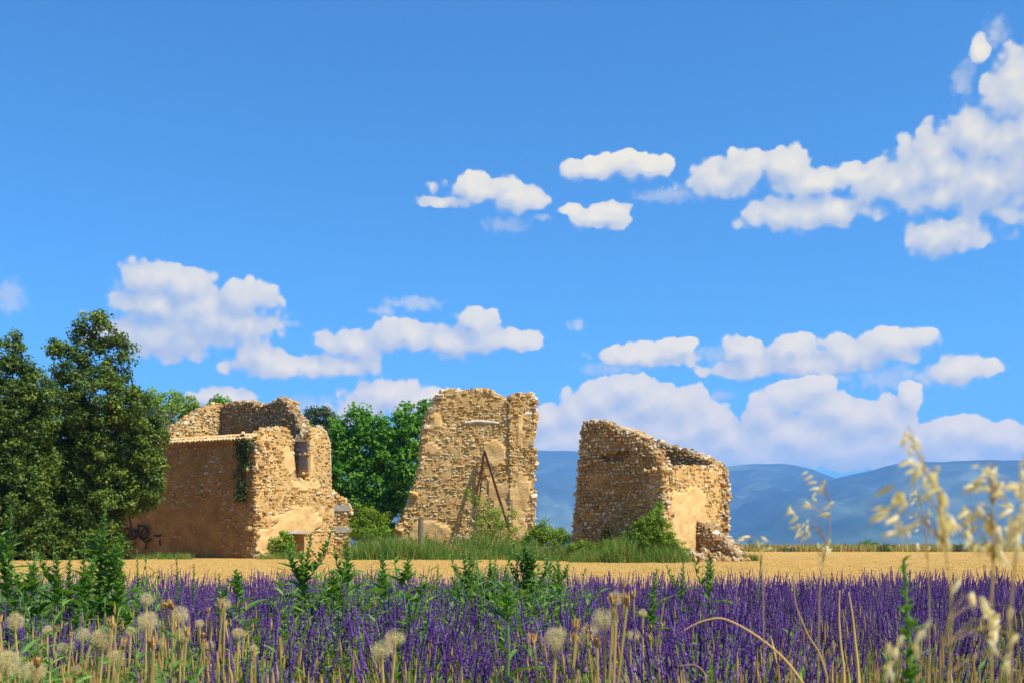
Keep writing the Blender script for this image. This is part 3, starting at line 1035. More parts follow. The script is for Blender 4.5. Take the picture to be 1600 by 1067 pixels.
arc = [w2.P(u0_ + (u1_ - u0_) * k / 8, zz + .07 * math.sin(math.pi * k / 8) + random.gauss(0, .008), .0) for k in range(9)]
mb.tube(arc, [.05, .075, .08, .085, .08, .085, .08, .07, .045], 7)
tag(link('lintel', mb.mesh('lintel', M_PLASTER, True), tower), 'white limestone lintel band high on the wall')

# rusty bars leaning in an inverted V
fr = empty('iron_frame', (WX(765, 51.0), 51.0, 0.3), 'rusty inverted V of iron bars with rungs leaning on the middle ruin', 'iron frame')
apex = W(757, 704, 51.55)
for (a, b_, Yb, rr) in ((741, 792, 51.1, .045), (748, 790, 51.15, .034), (797, 832, 50.9, .058)):
    mb = MB(); mb.tube([apex + (np.array([-.05, 0, 0]) if a == 742 else 0), (apex + W(a, b_, Yb)) / 2 + np.array([0, 0, -.01]), W(a, b_, Yb)], rr, 6)
    link('bar', mb.mesh('bar', M_RUST), fr)
for k in range(9):
    f_ = .25 + k * .085
    mb = MB(); mb.tube([apex * (1 - f_) + W(742, 792, 51.1) * f_, apex * (1 - f_) + W(748, 790, 51.15) * f_ + np.array([.01, 0, .02])], .012, 5)
    link('rung', mb.mesh('rung', M_RUST), fr)
po = MB()
pb = W(657, 850, 46.5); pt = W(657, 810, 46.5)
po.tube([pb - [0, 0, .5], pb, (pb + pt) / 2 + [.01, 0, 0], pt], [.125, .12, .115, .10], 9)
tag(link('wooden_post', po.mesh('wooden_post', M_WOOD)), 'grey weathered post standing in front of the middle ruin', 'post')

# ------------------------------------------------------------------ right ruin
keep = empty('ruined_tower', (WX(1035, 39.0), 39.0, 0), 'broken corner tower ruin with sloping top and bright rendered right face', 'ruin', 'stone ruins in the field')
UA = (.82, -.572)
UB = (.572, .82)
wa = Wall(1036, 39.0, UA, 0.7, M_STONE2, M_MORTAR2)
wa.profile([(893, 850), (896, 830), (899, 790), (903, 750), (908, 700), (910, 670), (914, 658), (928, 657), (945, 662), (965, 671), (985, 679),
            (1000, 688), (1015, 698), (1026, 712), (1036, 734)], rough=.05)
for r_ in ((936, 706, 990, 722), (940, 826, 954, 846)):
    wa.rect(wa.recess, *r_)
wa.core(keep)
wa.face(w=(.07, .25), h=(.07, .13), proud=1.4, rnd=.28)
wa.coping(.11, (.11, .22))
wa.rubble_edge([(896, 838), (900, 790), (905, 740), (909, 690), (913, 662)], (.12, .24), 110, .04, .04)
wa.rubble_edge([(1036, 735), (1035, 780), (1034, 830)], (.12, .24), 40, .05)
wa.finish(90)
wbb = Wall(1036, 39.0, UB, 0.7, M_STONE, M_MORTAR)
wbb.profile([(1036, 733), (1050, 731), (1066, 732), (1085, 729), (1105, 731), (1124, 729), (1127, 734)], rough=.03)
for r_ in ((1044, 758, 1090, 820), (1050, 780, 1104, 850), (1040, 800, 1090, 880), (1080, 820, 1122, 880), (1068, 762, 1100, 800)):
    wbb.rect(wbb.smooth, *r_)
wbb.core(keep)
wbb.face(w=(.10, .30), h=(.07, .15), proud=.85)
wbb.face(end=1, w=(.1, .26), h=(.08, .15))
wbb.coping(.13, (.12, .24))
wbb.rubble_edge([(1127, 735), (1127, 790), (1128, 840)], (.14, .30), 50, .08)
wbb.finish(70)
PB = wbb.P(wbb.u1, 0)
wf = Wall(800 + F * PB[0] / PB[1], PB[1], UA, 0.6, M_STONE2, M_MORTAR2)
wf.profile([(985, 682), (1010, 690), (1030, 693), (1050, 700), (1075, 708), (1100, 716), (1115, 724), (1126, 732)], rough=.04)
wf.core(keep)
wf.face(zmin=2.6, w=(.09, .22), h=(.075, .13), proud=1.5, rnd=.25)
wf.face(end=1, w=(.1, .26), h=(.08, .15), proud=1.3)
wf.coping(.12, (.14, .28))
wf.rubble_edge([(1126, 732), (1127, 790), (1127, 850)], (.14, .28), 70, .045)
wf.finish(40)
# collapsed stub and rubble at the foot
PS = wbb.P(wbb.u(1086), 0)
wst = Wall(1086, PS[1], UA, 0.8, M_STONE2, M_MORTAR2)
wst.profile([(1086, 820), (1098, 822), (1112, 832), (1128, 846), (1142, 860), (1158, 876)], rough=.05)
wst.core(keep, cell=.08)
wst.face(w=(.09, .22), h=(.08, .13), proud=1.5, rnd=.25)
wst.coping(.10, (.14, .28))
for i in range(150):
    f_ = random.random()
    px_ = 1042 + 62 * f_; Yr = 38.6 - 1.2 * random.random() + f_ * 1.4
    hgt = max(0.0, .75 * (1 - f_) + .1) * random.random() * (Yr - 37) / 2.6
    a = random.uniform(.09, .22)
    wst.set.put(rot_batch(1)[0] @ np.diag([a * .6, a * .5, a * .4]), np.array([WX(px_, Yr), Yr, hgt + .04]), a)
for i in range(150):
    px_ = 1095 + 76 * random.random(); Yr = random.uniform(39.4, 40.9); a = random.uniform(.08, .20)
    hgt = max(0.0, (1165 - px_) / 70) * .55 * random.random() * (Yr - 39.3) / 1.5
    wst.set.put(rot_batch(1)[0] @ np.diag([a * .6, a * .5, a * .4]), np.array([WX(px_, Yr), Yr, .03 + hgt]), a)
wst.finish(60)
for k, (a, b_, n0) in enumerate(((982, 676, -.12), (994, 681, -.2), (1006, 687, -.14), (988, 677, -.42), (1001, 684, -.46))):
    o = link('roof_tile', TILE, keep)
    uu, zz = wa.uz(a, b_)
    fy = unit(v3(wa.U) + z3 * -.30 + v3(wa.N) * random.gauss(0, .12)); fx_ = unit(np.cross(fy, z3)); fz = np.cross(fx_, fy)
    M = np.stack([fx_, fy, fz], 1)
    ctr = wa.P(uu, zz + .06, n0)
    o.matrix_basis = Matrix([[M[r][c] for c in range(3)] + [ctr[r]] for r in range(3)] + [[0, 0, 0, 1]])

# ================================================================== trees and bushes
LEAF_V = np.array([(0, 0, 0), (-.30, .45, .10), (0, 1.0, -.05), (.30, .45, .10)])
LEAF_T = np.array([(0, 3, 1), (1, 3, 2)])

def leaves(mb, C, rad, per, size, flat=.7, tintbase=None, up=.5, mat=0, center=None):
    """clumps of folded leaves at centres C with radii rad"""
    n = len(C) * per
    ci = np.repeat(np.arange(len(C)), per)
    d = rng.normal(0, 1, (n, 3)); d /= np.linalg.norm(d, axis=1)[:, None]
    r = rng.random(n) ** .45
    off = d * (r * np.asarray(rad)[ci])[:, None]
    off[:, 2] *= flat
    T = C[ci] + off
    nrm = d * .9 + rng.normal(0, .42, (n, 3)); nrm[:, 2] += up
    nrm /= np.linalg.norm(nrm, axis=1)[:, None]
    fw = rng.normal(0, 1, (n, 3)); fw[:, 2] -= .25
    fw -= nrm * (fw * nrm).sum(1)[:, None]; fw /= np.linalg.norm(fw, axis=1)[:, None]
    sd = np.cross(fw, nrm)
    s = size * rng.uniform(.6, 1.3, n)
    M = np.stack([sd * s[:, None], fw * s[:, None], nrm * s[:, None]], 2)
    tb = (rng.random(len(C)) * .6 + .1) if tintbase is None else tintbase
    tn = np.clip(tb[ci] + rng.normal(0, .14, n), 0.01, .84)
    mb.scatter(LEAF_V, LEAF_T, M, T, tint=tn, mat=mat)

def make_tree(name, blobs, Y, mat, label, cat, leaf=.11, per=60, clump=.34, dens=1.0, group=None, base=None, trunk=.14, bark=None,
              depth=.8, crown='crown', flat=.7, twigs=True, inner=.55, thin=1.0, wild=0):
    """blobs: (px, py, rpx[, dY]) picture-space lobes of the crown, placed at their real depth"""
    bark = bark or M_BARK
    bl = []
    blobs = list(blobs)
    for q in list(blobs)[:]:
        for k in range(wild):      # stray sprays round the outline
            th = random.uniform(-.6, 3.7); rr = q[2] * random.uniform(.75, 1.25)
            blobs.append((q[0] + rr * math.cos(th), q[1] - rr * math.sin(th), q[2] * random.uniform(.2, .45)))
    for q in blobs:
        px, py, r = q[:3]; dy = q[3] if len(q) > 3 else random.uniform(-.5, .5) * r / F * Y
        c = W(px, py, Y + dy); bl.append((c, r / F * Y))
    bx_ = np.mean([c for c, _ in bl], 0) if base is None else np.array([WX(base, Y), Y, 0])
    b0 = np.array([bx_[0], Y, float(ground_z(Y))])
    root = empty(name, b0, label, cat, group)
    mb = MB(); tb = MB()
    ztop = max(c[2] for c, _ in bl)
    zl = min(c[2] for c, _ in bl)
    fork = b0 + np.array([0, min(1.8, .08 * len(bl)),  max(.15, min((zl - b0[2]) * .6, (ztop - b0[2]) * .35))])
    tb.tube([b0 - [0, 0, .2], b0, (b0 + fork) / 2 + rng.normal(0, .06, 3), fork], [trunk * 1.5, trunk * 1.2, trunk, trunk * .85], 8)
    for c, r in bl:
        c_ = c; c = c + np.array([0, .45 * r, 0])
        mid = fork * .5 + c * .5 + rng.normal(0, .12 * np.linalg.norm(c - fork) + .01, 3) * [1, 1, .4]
        sp = .09 * np.linalg.norm(c - fork)
        q1 = fork * .72 + c * .28 + rng.normal(0, sp, 3) * [1, .6, .3]; q2 = fork * .3 + c * .7 + rng.normal(0, sp, 3) * [1, .6, .3]
        tb.tube([fork - [0, 0, .1], q1, mid, q2, c + rng.normal(0, .1 * r, 3)], [trunk * .5, trunk * .4, trunk * .3, trunk * .2, trunk * .1], 6)
        c = c_
        loose = thin if (thin < 1 and c[2] > b0[2] + .62 * (ztop - b0[2])) else 1.0      # the top of the crown is more open
        nc = max(4, int(loose * dens * (r / clump) ** 2 * 5.5))
        d = rng.normal(0, 1, (nc, 3)); d /= np.linalg.norm(d, axis=1)[:, None]
        rr = r * (inner + (1 - inner) * rng.random(nc)) * np.where(rng.random(nc) < .12, 1.32, 1.0)
        C = c + d * rr[:, None] * [1, depth, 1]
        C = C[C[:, 2] > b0[2] + .05]
        leaves(mb, C, clump * rng.uniform(.65, 1.25, len(C)), per, leaf, flat)
        if twigs:
            for k in range(min(len(C), 10)):
                tb.tube([c, (c + C[k]) / 2 + rng.normal(0, .08 * r, 3), C[k] + (C[k] - c) * .12], [trunk * .14, trunk * .09, trunk * .035], 4, cap=False)
    tr = link('trunk', tb.mesh('trunk', bark), root)
    link(crown, mb.mesh(crown, mat), root)
    return root

make_tree('evergreen_oak', [(150, 508, 22), (128, 520, 14), (100, 545, 20), (88, 540, 10), (190, 530, 14), (196, 548, 14), (172, 528, 16), (142, 548, 30), (118, 590, 32), (180, 580, 32), (150, 630, 55), (205, 640, 42), (100, 640, 40),
                            (225, 680, 38), (170, 690, 62), (110, 700, 50), (228, 730, 34), (215, 770, 34), (165, 760, 60), (110, 770, 55), (80, 830, 50), (130, 835, 46), (232, 760, 24), (60, 780, 40), (165, 830, 26), (100, 860, 40), (150, 858, 34), (110, 800, 60, 1.5), (150, 790, 50, 1.5), (60, 810, 60, 1.6), (140, 720, 60, 1.4), (120, 850, 50, 1.6), (170, 852, 26, 1.2), (60, 858, 34), (175, 850, 20)],
          44.0, M_OAK, 'tall dark evergreen oak crowding the left end of the farmhouse', 'tree', leaf=.13, per=72, clump=.32, dens=1.4, thin=.6, group='trees by the ruins', trunk=.12, base=130)
make_tree('evergreen_oak', [(22, 538, 20), (8, 560, 22), (40, 575, 16), (20, 600, 46), (58, 610, 34), (-30, 620, 60), (40, 660, 52), (-10, 700, 70), (50, 720, 45), (10, 770, 60), (40, 820, 46), (-40, 800, 70), (5, 840, 40), (30, 862, 36), (-20, 860, 40), (20, 820, 60, 1.5), (40, 740, 60, 1.5), (-20, 760, 70, 1.5), (30, 680, 50, 1.4)],
          42.0, M_OAK, 'dark evergreen oak cut by the left edge of the picture', 'tree', leaf=.13, per=72, clump=.32, dens=1.4, thin=.6, group='trees by the ruins', trunk=.11, base=10)
make_tree('leafy_bush', [(250, 640, 32), (290, 636, 20), (268, 630, 20), (305, 644, 14), (270, 665, 34), (232, 640, 22), (300, 655, 18), (240, 690, 36), (225, 720, 40), (280, 690, 30)],
          57.5, M_LIME, 'light green leafy bush behind the tiled eave beside the dark oak', 'bush', leaf=.15, per=34, clump=.34, trunk=.09)
make_tree('small_tree', [(340, 632, 15), (352, 634, 12), (328, 640, 14), (344, 660, 30)], 66.0, M_FIG, 'small green treetop peeping over the rear wall of the farmhouse', 'tree', leaf=.16, per=40, clump=.36, group='trees behind the ruins', trunk=.1)
make_tree('dark_conifer', [(486, 658, 20), (505, 655, 18), (520, 668, 20), (470, 670, 20), (498, 690, 36), (525, 700, 34), (500, 642, 6), (490, 640, 5), (507, 640, 5)], 64.0, M_DARK,
          'dull olive scrubby tree between the farmhouse gable and the broad-leaved tree', 'tree', leaf=.14, per=46, clump=.36, group='trees behind the ruins', trunk=.12)
make_tree('light_shrub', [(472, 668, 16), (462, 655, 12), (480, 690, 20)], 58.5, M_FIG, 'bright green shrub behind the notch of the farmhouse gable', 'bush', leaf=.16, per=36, clump=.3, trunk=.07)
make_tree('broadleaf_tree', [(568, 648, 18), (552, 668, 26), (580, 672, 24), (535, 690, 26), (565, 705, 38), (602, 690, 28), (598, 668, 18), (640, 650, 22), (662, 640, 16), (628, 672, 26), (650, 680, 30),
                             (610, 725, 40), (640, 725, 34), (545, 745, 38), (590, 765, 44), (628, 775, 34), (560, 800, 38), (600, 815, 36), (532, 720, 26), (520, 760, 20)],
          55.5, M_FIG, 'big bright green broad-leaved tree between the farmhouse and the middle ruin', 'tree', leaf=.20, per=46, clump=.42, dens=1.1, group='trees by the ruins', trunk=.17)
make_tree('round_shrub', [(576, 804, 16), (564, 820, 16), (592, 826, 18), (574, 840, 22), (562, 796, 8)], 50.0, M_BUSH, 'yellow-green shrub at the foot of the broad-leaved tree', 'bush', leaf=.09, per=40, clump=.24, trunk=.05, wild=1)
make_tree('round_shrub', [(852, 830, 18), (838, 838, 18), (868, 838, 18), (853, 848, 26), (828, 850, 16), (882, 850, 14)], 47.0, M_BUSH, 'round green shrub in the gap between the middle and right ruins', 'bush', leaf=.085, per=34, clump=.2, trunk=.04, wild=1)
make_tree('round_shrub', [(1023, 806, 12), (1012, 818, 14), (1036, 818, 10), (1002, 836, 18), (1048, 842, 14), (1008, 828, 16), (1034, 828, 14), (1018, 842, 22), (1042, 850, 18), (996, 846, 16), (1030, 860, 22), (1062, 858, 14)], 37.6, M_BUSH, 'bushy bright green shrub against the corner of the right ruin', 'bush', leaf=.065, per=46, clump=.19, dens=1.0, trunk=.04, wild=1)
make_tree('low_scrub', [(905, 852, 9), (922, 856, 11), (942, 854, 8), (960, 852, 10), (978, 848, 12), (890, 858, 9), (930, 864, 9), (970, 862, 10)], 39.4, M_BUSH, 'low yellow-green scrub along the dark face of the right ruin', 'bush', leaf=.065, per=30, clump=.18, trunk=.03, wild=2)
make_tree('elder_stem', [(1028, 796, 6), (1031, 790, 4), (1024, 800, 6), (1032, 786, 3)], 38.0, M_LIME, 'thin leafy shoot rising above the shrub of the right ruin', 'sapling', leaf=.08, per=14, clump=.12, trunk=.014, twigs=False)
make_tree('round_shrub', [(440, 846, 10), (431, 856, 11), (446, 858, 12), (456, 864, 9), (424, 864, 8), (438, 866, 12), (444, 836, 6), (450, 846, 6)], 46.3, M_BUSH, 'small green creeper shrub half covering the low doorway', 'bush', leaf=.075, per=30, clump=.15, trunk=.03, wild=2)
make_tree('feathery_shrub', [(770, 800, 16), (752, 792, 12), (785, 812, 16), (765, 822, 22), (748, 812, 12), (795, 826, 14), (740, 780, 8), (760, 838, 22), (780, 838, 20), (808, 800, 9), (730, 770, 5)], 49.0, M_BUSH,
          'feathery green shrub growing before the iron bars', 'bush', leaf=.075, per=34, clump=.28, trunk=.03, dens=1.0)
# ivy on the near end of the shaded wall
iv = empty('ivy', wl.P(wl.u(385), 3.0, .1), 'dark ivy strand hanging from the eave down the shaded wall', 'ivy')
mb = MB(); C = []
for i in range(120):
    py_ = 686 + 96 * random.random() ** 1.15; wdt = 11 if py_ < 760 else 6
    uu, zz = wl.uz(384 + random.gauss(0, wdt * .5) - (py_ - 690) * .05, py_)
    C.append(wl.P(uu, zz, .1 + random.random() * .12))
leaves(mb, np.array(C), np.full(len(C), .17), 15, .10, .9)
link('leaves', mb.mesh('leaves', M_IVY), iv)
mb = MB()
for k in range(5):
    x0 = 376 + 5 * k
    mb.tube([wl.P(wl.u(x0 + random.gauss(0, 1.5)), wl.uz(x0, 688 + j * (70 + 5 * k) / 6)[1], .09) for j in range(7)], .012, 4)
link('vine', mb.mesh('vine', M_BARK), iv)
# grey dead twigs in the bush by the eave
dt = empty('dead_branch', W(252, 700, 55.5) * [1, 1, 0], 'bare bleached branch sticking out over the eave from the light bush', 'branch')
mb = MB()
b0 = np.array([WX(252, 55.5), 55.5, 3.0])
for k in range(26):
    tip = W(random.uniform(232, 276), random.uniform(628, 688), 55.5 + random.uniform(-.5, .5))
    mid = (b0 + tip) / 2 + rng.normal(0, .25, 3)
    mb.tube([b0, mid, tip], [.03, .016, .006], 4)
    for j in range(3):
        f_ = random.uniform(.4, .9); a = mid * (1 - f_) + tip * f_
        mb.tube([a, a + rng.normal(0, .22, 3) + [0, 0, .1]], [.01, .004], 3)
link('twig', mb.mesh('twig', M_DEAD), dt)

# hedge bushes along the far edge of the field
hl = ['low olive bush on the field edge just right of the right ruin', 'second low bush from the right ruin on the field edge', 'small grey-green bush on the far field edge left of the first oat stalk',
      'low bush on the far field edge right of the first oat stalk', 'widest dark green bush on the far field edge', 'low bush right beside the widest far bush', 'small bush on the far field edge left of the slim oat stem',
      'low bush on the far field edge behind the blurred green plant', 'dark small bush on the far field edge right of the blurred plant', 'low bush on the far field edge behind the tall blurred oat', 'bush on the far field edge at the right picture edge']
for k, (px, py, r, mt) in enumerate(((1172, 856, 8, M_DARK), (1196, 857, 6, M_OAK), (1232, 857, 6, M_DARK), (1300, 856, 6, M_LIME), (1357, 851, 9, M_FIG), (1384, 855, 7, M_OAK),
                                     (1424, 856, 7, M_DARK), (1462, 856, 7, M_OAK), (1500, 855, 6, M_DARK), (1540, 855, 8, M_OAK), (1588, 855, 9, M_DARK))):
    make_tree('hedge_bush', [(px, py, r), (px - r * 1.2, py + 2, r * .7), (px + r * 1.2, py + 2, r * .75), (px + r * .2, py + 4, r)], 104.0 + 4 * math.sin(k * 2.1), mt, hl[k], 'bush', leaf=.17, per=20, clump=.3, group='bushes on the field edge', trunk=.05, twigs=False)

# ================================================================== ground cover (stuff, instanced)
def gn_scatter(name, P, rot, scl, idx, templates, label, cat):
    """one object whose points carry copies of the templates"""
    col = bpy.data.collections.new(name + '_kinds')
    for k, me in enumerate(templates):
        o = bpy.data.objects.new('%s_kind_%02d' % (name, k), me)
        col.objects.link(o)
    me = bpy.data.meshes.new(name)
    me.vertices.add(len(P)); me.vertices.foreach_set('co', np.asarray(P, np.float32).ravel())
    a = me.attributes.new('rot', 'FLOAT_VECTOR', 'POINT'); a.data.foreach_set('vector', np.asarray(rot, np.float32).ravel())
    a = me.attributes.new('scl', 'FLOAT', 'POINT'); a.data.foreach_set('value', np.asarray(scl, np.float32))
    a = me.attributes.new('kind_i', 'INT', 'POINT'); a.data.foreach_set('value', np.asarray(idx, np.int32))
    for m_ in templates[0].materials:
        me.materials.append(m_)
    o = link(name, me)
    tag(o, label, kind='stuff')
    g = bpy.data.node_groups.new(name, 'GeometryNodeTree')
    g.interface.new_socket('Geometry', in_out='INPUT', socket_type='NodeSocketGeometry')
    g.interface.new_socket('Geometry', in_out='OUTPUT', socket_type='NodeSocketGeometry')
    N = g.nodes; L = g.links
    gi = N.new('NodeGroupInput'); go = N.new('NodeGroupOutput')
    ci = N.new('GeometryNodeCollectionInfo'); ci.inputs['Collection'].default_value = col
    ci.inputs['Separate Children'].default_value = True
    ci.inputs['Reset Children'].default_value = True
    ip = N.new('GeometryNodeInstanceOnPoints'); ip.inputs['Pick Instance'].default_value = True
    def na(nm, ty):
        x = N.new('GeometryNodeInputNamedAttribute'); x.data_type = ty; x.inputs['Name'].default_value = nm
        return x.outputs['Attribute']
    L.new(gi.outputs[0], ip.inputs['Points']); L.new(ci.outputs[0], ip.inputs['Instance'])
    L.new(na('kind_i', 'INT'), ip.inputs['Instance Index'])
    L.new(na('rot', 'FLOAT_VECTOR'), ip.inputs['Rotation'])
    L.new(na('scl', 'FLOAT'), ip.inputs['Scale'])
    L.new(ip.outputs[0], go.inputs[0])
    md = o.modifiers.new('scatter', 'NODES'); md.node_group = g
    return o

def in_view(n, y0, y1, pad=.6, pw=1.0):
    """points on the ground within the view wedge, denser where pw < 1 favours near"""
    Y = y0 + (y1 - y0) * rng.random(n) ** pw
    X = (rng.random(n) * 2 - 1) * (Y * .45 + pad)
    return X, Y

def blade(mb, base, tip, bend, wdt, mat=0, tint=.5, seg=3):
    base = np.asarray(base, float); tip = np.asarray(tip, float)
    d = tip - base
    side = np.cross(d, rng.normal(0, 1, 3)); side = unit(side)
    V = []
    for k in range(seg):
        f_ = k / seg
        c = base + d * f_ + np.asarray(bend) * math.sin(math.pi * f_ * .5) * f_
        ww = wdt * (1 - f_ * .6)
        V += [c - side * ww, c + side * ww]
    V.append(base + d + np.asarray(bend))
    Q = [(2 * k, 2 * k + 1, 2 * k + 3, 2 * k + 2) for k in range(seg - 1)]
    T = [(2 * seg - 2, 2 * seg - 1, 2 * seg)]
    mb.add(V, T=T, Q=Q, mat=mat, tint=tint)

def grass_tuft(name, mats, n, h, spread, lean, wdt=.004, heads=0.0):
    mb = MB()
    for i in range(n):
        b0 = np.append(rng.normal(0, spread, 2), -.02)
        hh = h * rng.uniform(.5, 1.1)
        tip = b0 + np.array([*rng.normal(0, lean * hh, 2), hh])
        mt = 0 if (len(mats) == 1 or rng.random() < .72) else 1
        bend = np.array([*rng.normal(0, lean * hh * .7, 2), -hh * .08 * rng.random()])
        blade(mb, b0, tip, bend, wdt * rng.uniform(.6, 1.3), mt, rng.random() * .84)
        if rng.random() < heads:
            t_ = tip + bend
            mb.tube([t_ - [0, 0, .05], t_ - [0, 0, .02], t_ + [0, 0, .02]], [.0015, .0042, .001], 5, mat=1, tint=rng.random() * .8)
    return mb.mesh(name, mats)

# stubble on the wheat field
tm = [grass_tuft('stubble_tuft', [M_STRAW], 26, .065, .10, .15, .005) for k in range(5)]
n = 12000
Y = 17 + 85 * rng.random(n) ** 1.6; X = (rng.random(n) * 2 - 1) * (Y * .47 + 1)
Z = ground_z(Y)
gn_scatter('stubble', np.stack([X, Y, Z], 1), np.stack([rng.normal(0, .05, n), rng.normal(0, .05, n), rng.random(n) * 6.28], 1), rng.uniform(.6, 1.15, n), rng.integers(0, 5, n), tm,
           'short golden straw stubble covering the wheat field', 'stubble')

# green grass at the feet of the ruins
tm = [grass_tuft('grass_tuft', [M_GRASS] if k < 3 else [M_GRASS, M_DRY], 60, .75, .18, .26, .009, .0) for k in range(6)]
PTS = []
def band(px0, px1, y0, y1, n):
    for i in range(n):
        px = random.uniform(px0, px1); y = random.uniform(y0, y1)
        PTS.append((WX(px, y), y, 0, random.uniform(.3, .95) * (.95 + 2.0 * float(fbm(px * .03, y * .3, 2)))))
band(545, 700, 43.5, 50, 330); band(690, 860, 43, 49, 340); band(850, 985, 40.5, 46.5, 420); band(890, 1075, 36.8, 40, 300); band(960, 1060, 36.4, 38.5, 160)
band(540, 640, 49, 54, 120); band(640, 840, 48, 51, 120)
for i in range(140):
    px = random.choice((random.uniform(405, 475), random.uniform(180, 300), random.uniform(1130, 1180))); y = random.uniform(44.8, 46) if px < 1000 else 40.4
    PTS.append((WX(px, y), y, 0, random.uniform(.25, .5)))
PT = np.array(PTS); n = len(PT)
gn_scatter('grass', PT[:, :3], np.stack([rng.normal(0, .08, n), rng.normal(0, .08, n), rng.random(n) * 6.28], 1), PT[:, 3], rng.integers(0, 6, n), tm,
           'tall green grass along the feet of the ruins', 'grass')
# dry grass on the far field edge
tm = [grass_tuft('dry_tuft', [M_DRY, M_GRASS], 40, .8, .35, .15, .03, 0) for k in range(4)]
n = 900
px = rng.uniform(1080, 1640, n); Y = rng.uniform(101, 108, n)
gn_scatter('dry_grass', np.stack([(px - 800) / F * Y, Y, Y * 0], 1), np.stack([rng.normal(0, .05, n), rng.normal(0, .05, n), rng.random(n) * 6.28], 1), rng.uniform(.5, 1.1, n), rng.integers(0, 4, n), tm,
           'strip of pale dry grass on the far edge of the wheat field', 'grass')

# lavender
def lavender(nst, h=.60, R0=.06, tilt=.62):
    mb = MB()
    ring = 5
    for i in range(nst):
        th = rng.random() * 2 * np.pi
        ti = tilt * math.sqrt(rng.random()) 
        d = np.array([math.cos(th) * math.sin(ti), math.sin(th) * math.sin(ti), math.cos(ti)])
        b0 = np.array([math.cos(th), math.sin(th), 0]) * R0 * rng.random() * 1.5
        L = h * rng.uniform(.72, 1.08)
        p1 = b0 + d * L * .5 + [0, 0, -.01]
        p2 = b0 + d * L * .82 + [0, 0, .035]
        up = unit(d * .72 + [0, 0, .42] + rng.normal(0, .08, 3))
        sl_ = rng.uniform(.07, .15)
        p3 = p2 + up * sl_
        tn = rng.random() * .84
        mb.tube([b0, p1, p2], [.0028, .0024, .0018], 3, mat=0, tint=tn, cap=False)
        # flower spike: whorls of small flowers round the stalk
        st_ = float(np.clip(rng.normal(.40, .20), .03, .82))
        nr = int(rng.integers(5, 8)) * 2
        k_ = np.arange(nr + 1) / nr
        rad = .0058 * (1 - .5 * k_) * rng.uniform(.8, 1.15, nr + 1) * np.where(np.arange(nr + 1) % 2, 1.0, .55)
        rad[0] = .002; rad[-1] = .001
        mb.tube(p2 + (p3 - p2) * k_[:, None] + rng.normal(0, .0008, (nr + 1, 3)), rad, 5, mat=1, tint=st_, cap=False)
        nf = 12
        ff = rng.random(nf)
        C_ = p2 + (p3 - p2) * ff[:, None]
        dd = rng.normal(0, 1, (nf, 3)); dd -= up * (dd @ up)[:, None]; dd /= np.linalg.norm(dd, axis=1)[:, None]
        fw = unit(up) * 1.0 + dd; fw /= np.linalg.norm(fw, axis=1)[:, None]
        sd = np.cross(fw, up); sd /= np.linalg.norm(sd, axis=1)[:, None]
        nm = np.cross(sd, fw)
        sz = .0135 * (1.1 - .45 * ff) * rng.uniform(.7, 1.25, nf)
        mb.scatter(LEAF_V * [.9, 1, 1], LEAF_T, np.stack([sd * sz[:, None], fw * sz[:, None], nm * sz[:, None]], 2), C_, mat=1,
                   tint=np.clip(rng.normal(st_ + .1, .08, nf), .02, .84))
        if rng.random() < .6:     # a detached lower whorl
            q = p2 - d * .035
            mb.tube([q - d * .008, q, q + d * .008], [.002, .008, .002], 4, mat=1, tint=rng.random() * .8, cap=False)
    for i in range(int(nst * .7)):    # grey-green leaves low in the bush
        th = rng.random() * 2 * np.pi; ti = rng.random() * 1.1
        d = np.array([math.cos(th) * math.sin(ti), math.sin(th) * math.sin(ti), math.cos(ti)])
        L = h * rng.uniform(.3, .6)
        b0 = np.array([math.cos(th), math.sin(th), 0]) * R0
        blade(mb, b0, b0 + d * L, [0, 0, -.02], .0035, 0, rng.random() * .84, 2)
    return mb.mesh('lavender_bush', [M_LSTEM, M_LAV])
LT = [lavender(54) for k in range(9)]
pts = []
y = 3.45
while y < 12.6:
    x = -(y * .47 + 2.4)
    while x < y * .47 + 2.4:
        pts.append((x + random.gauss(0, .10), y + random.gauss(0, .09)))
        x += .42
    y += .40
pts = np.array(pts)
px_ = 800 + F * pts[:, 0] / pts[:, 1]
keepm = np.ones(len(pts), bool)
keepm &= ~((px_ < 230) & (pts[:, 1] > 3.2) & (rng.random(len(pts)) < .55))       # weeds take over on the left
keepm &= ~((px_ < 420) & (pts[:, 1] < 4.4) & (rng.random(len(pts)) < .45))
keepm &= ~((px_ > 1230) & (pts[:, 1] < 3.4) & (rng.random(len(pts)) < .45))
gap = fbm(pts[:, 0] * .55 + 3.3, pts[:, 1] * .4 + 1.7, 3)
keepm &= ~((pts[:, 1] < 6.5) & (rng.random(len(pts)) < .22))
keepm &= ~((px_ > 1120) & (pts[:, 1] < 5.2) & (rng.random(len(pts)) < .38))
keepm &= ~((gap > .10) & (pts[:, 1] < 10.5) & (rng.random(len(pts)) < .8))
pts = pts[keepm]; n = len(pts)
hs = rng.uniform(.84, 1.10, n) * np.where(pts[:, 1] < 3.9, 1.04, 1.0)
gn_scatter('lavender', np.stack([pts[:, 0], pts[:, 1], ground_z(pts[:, 1])], 1), np.stack([rng.normal(0, .08, n), rng.normal(-.06, .08, n), rng.random(n) * 6.28], 1),
           hs, rng.integers(0, len(LT), n), LT, 'dense purple lavender in bloom across the whole foreground', 'lavender')

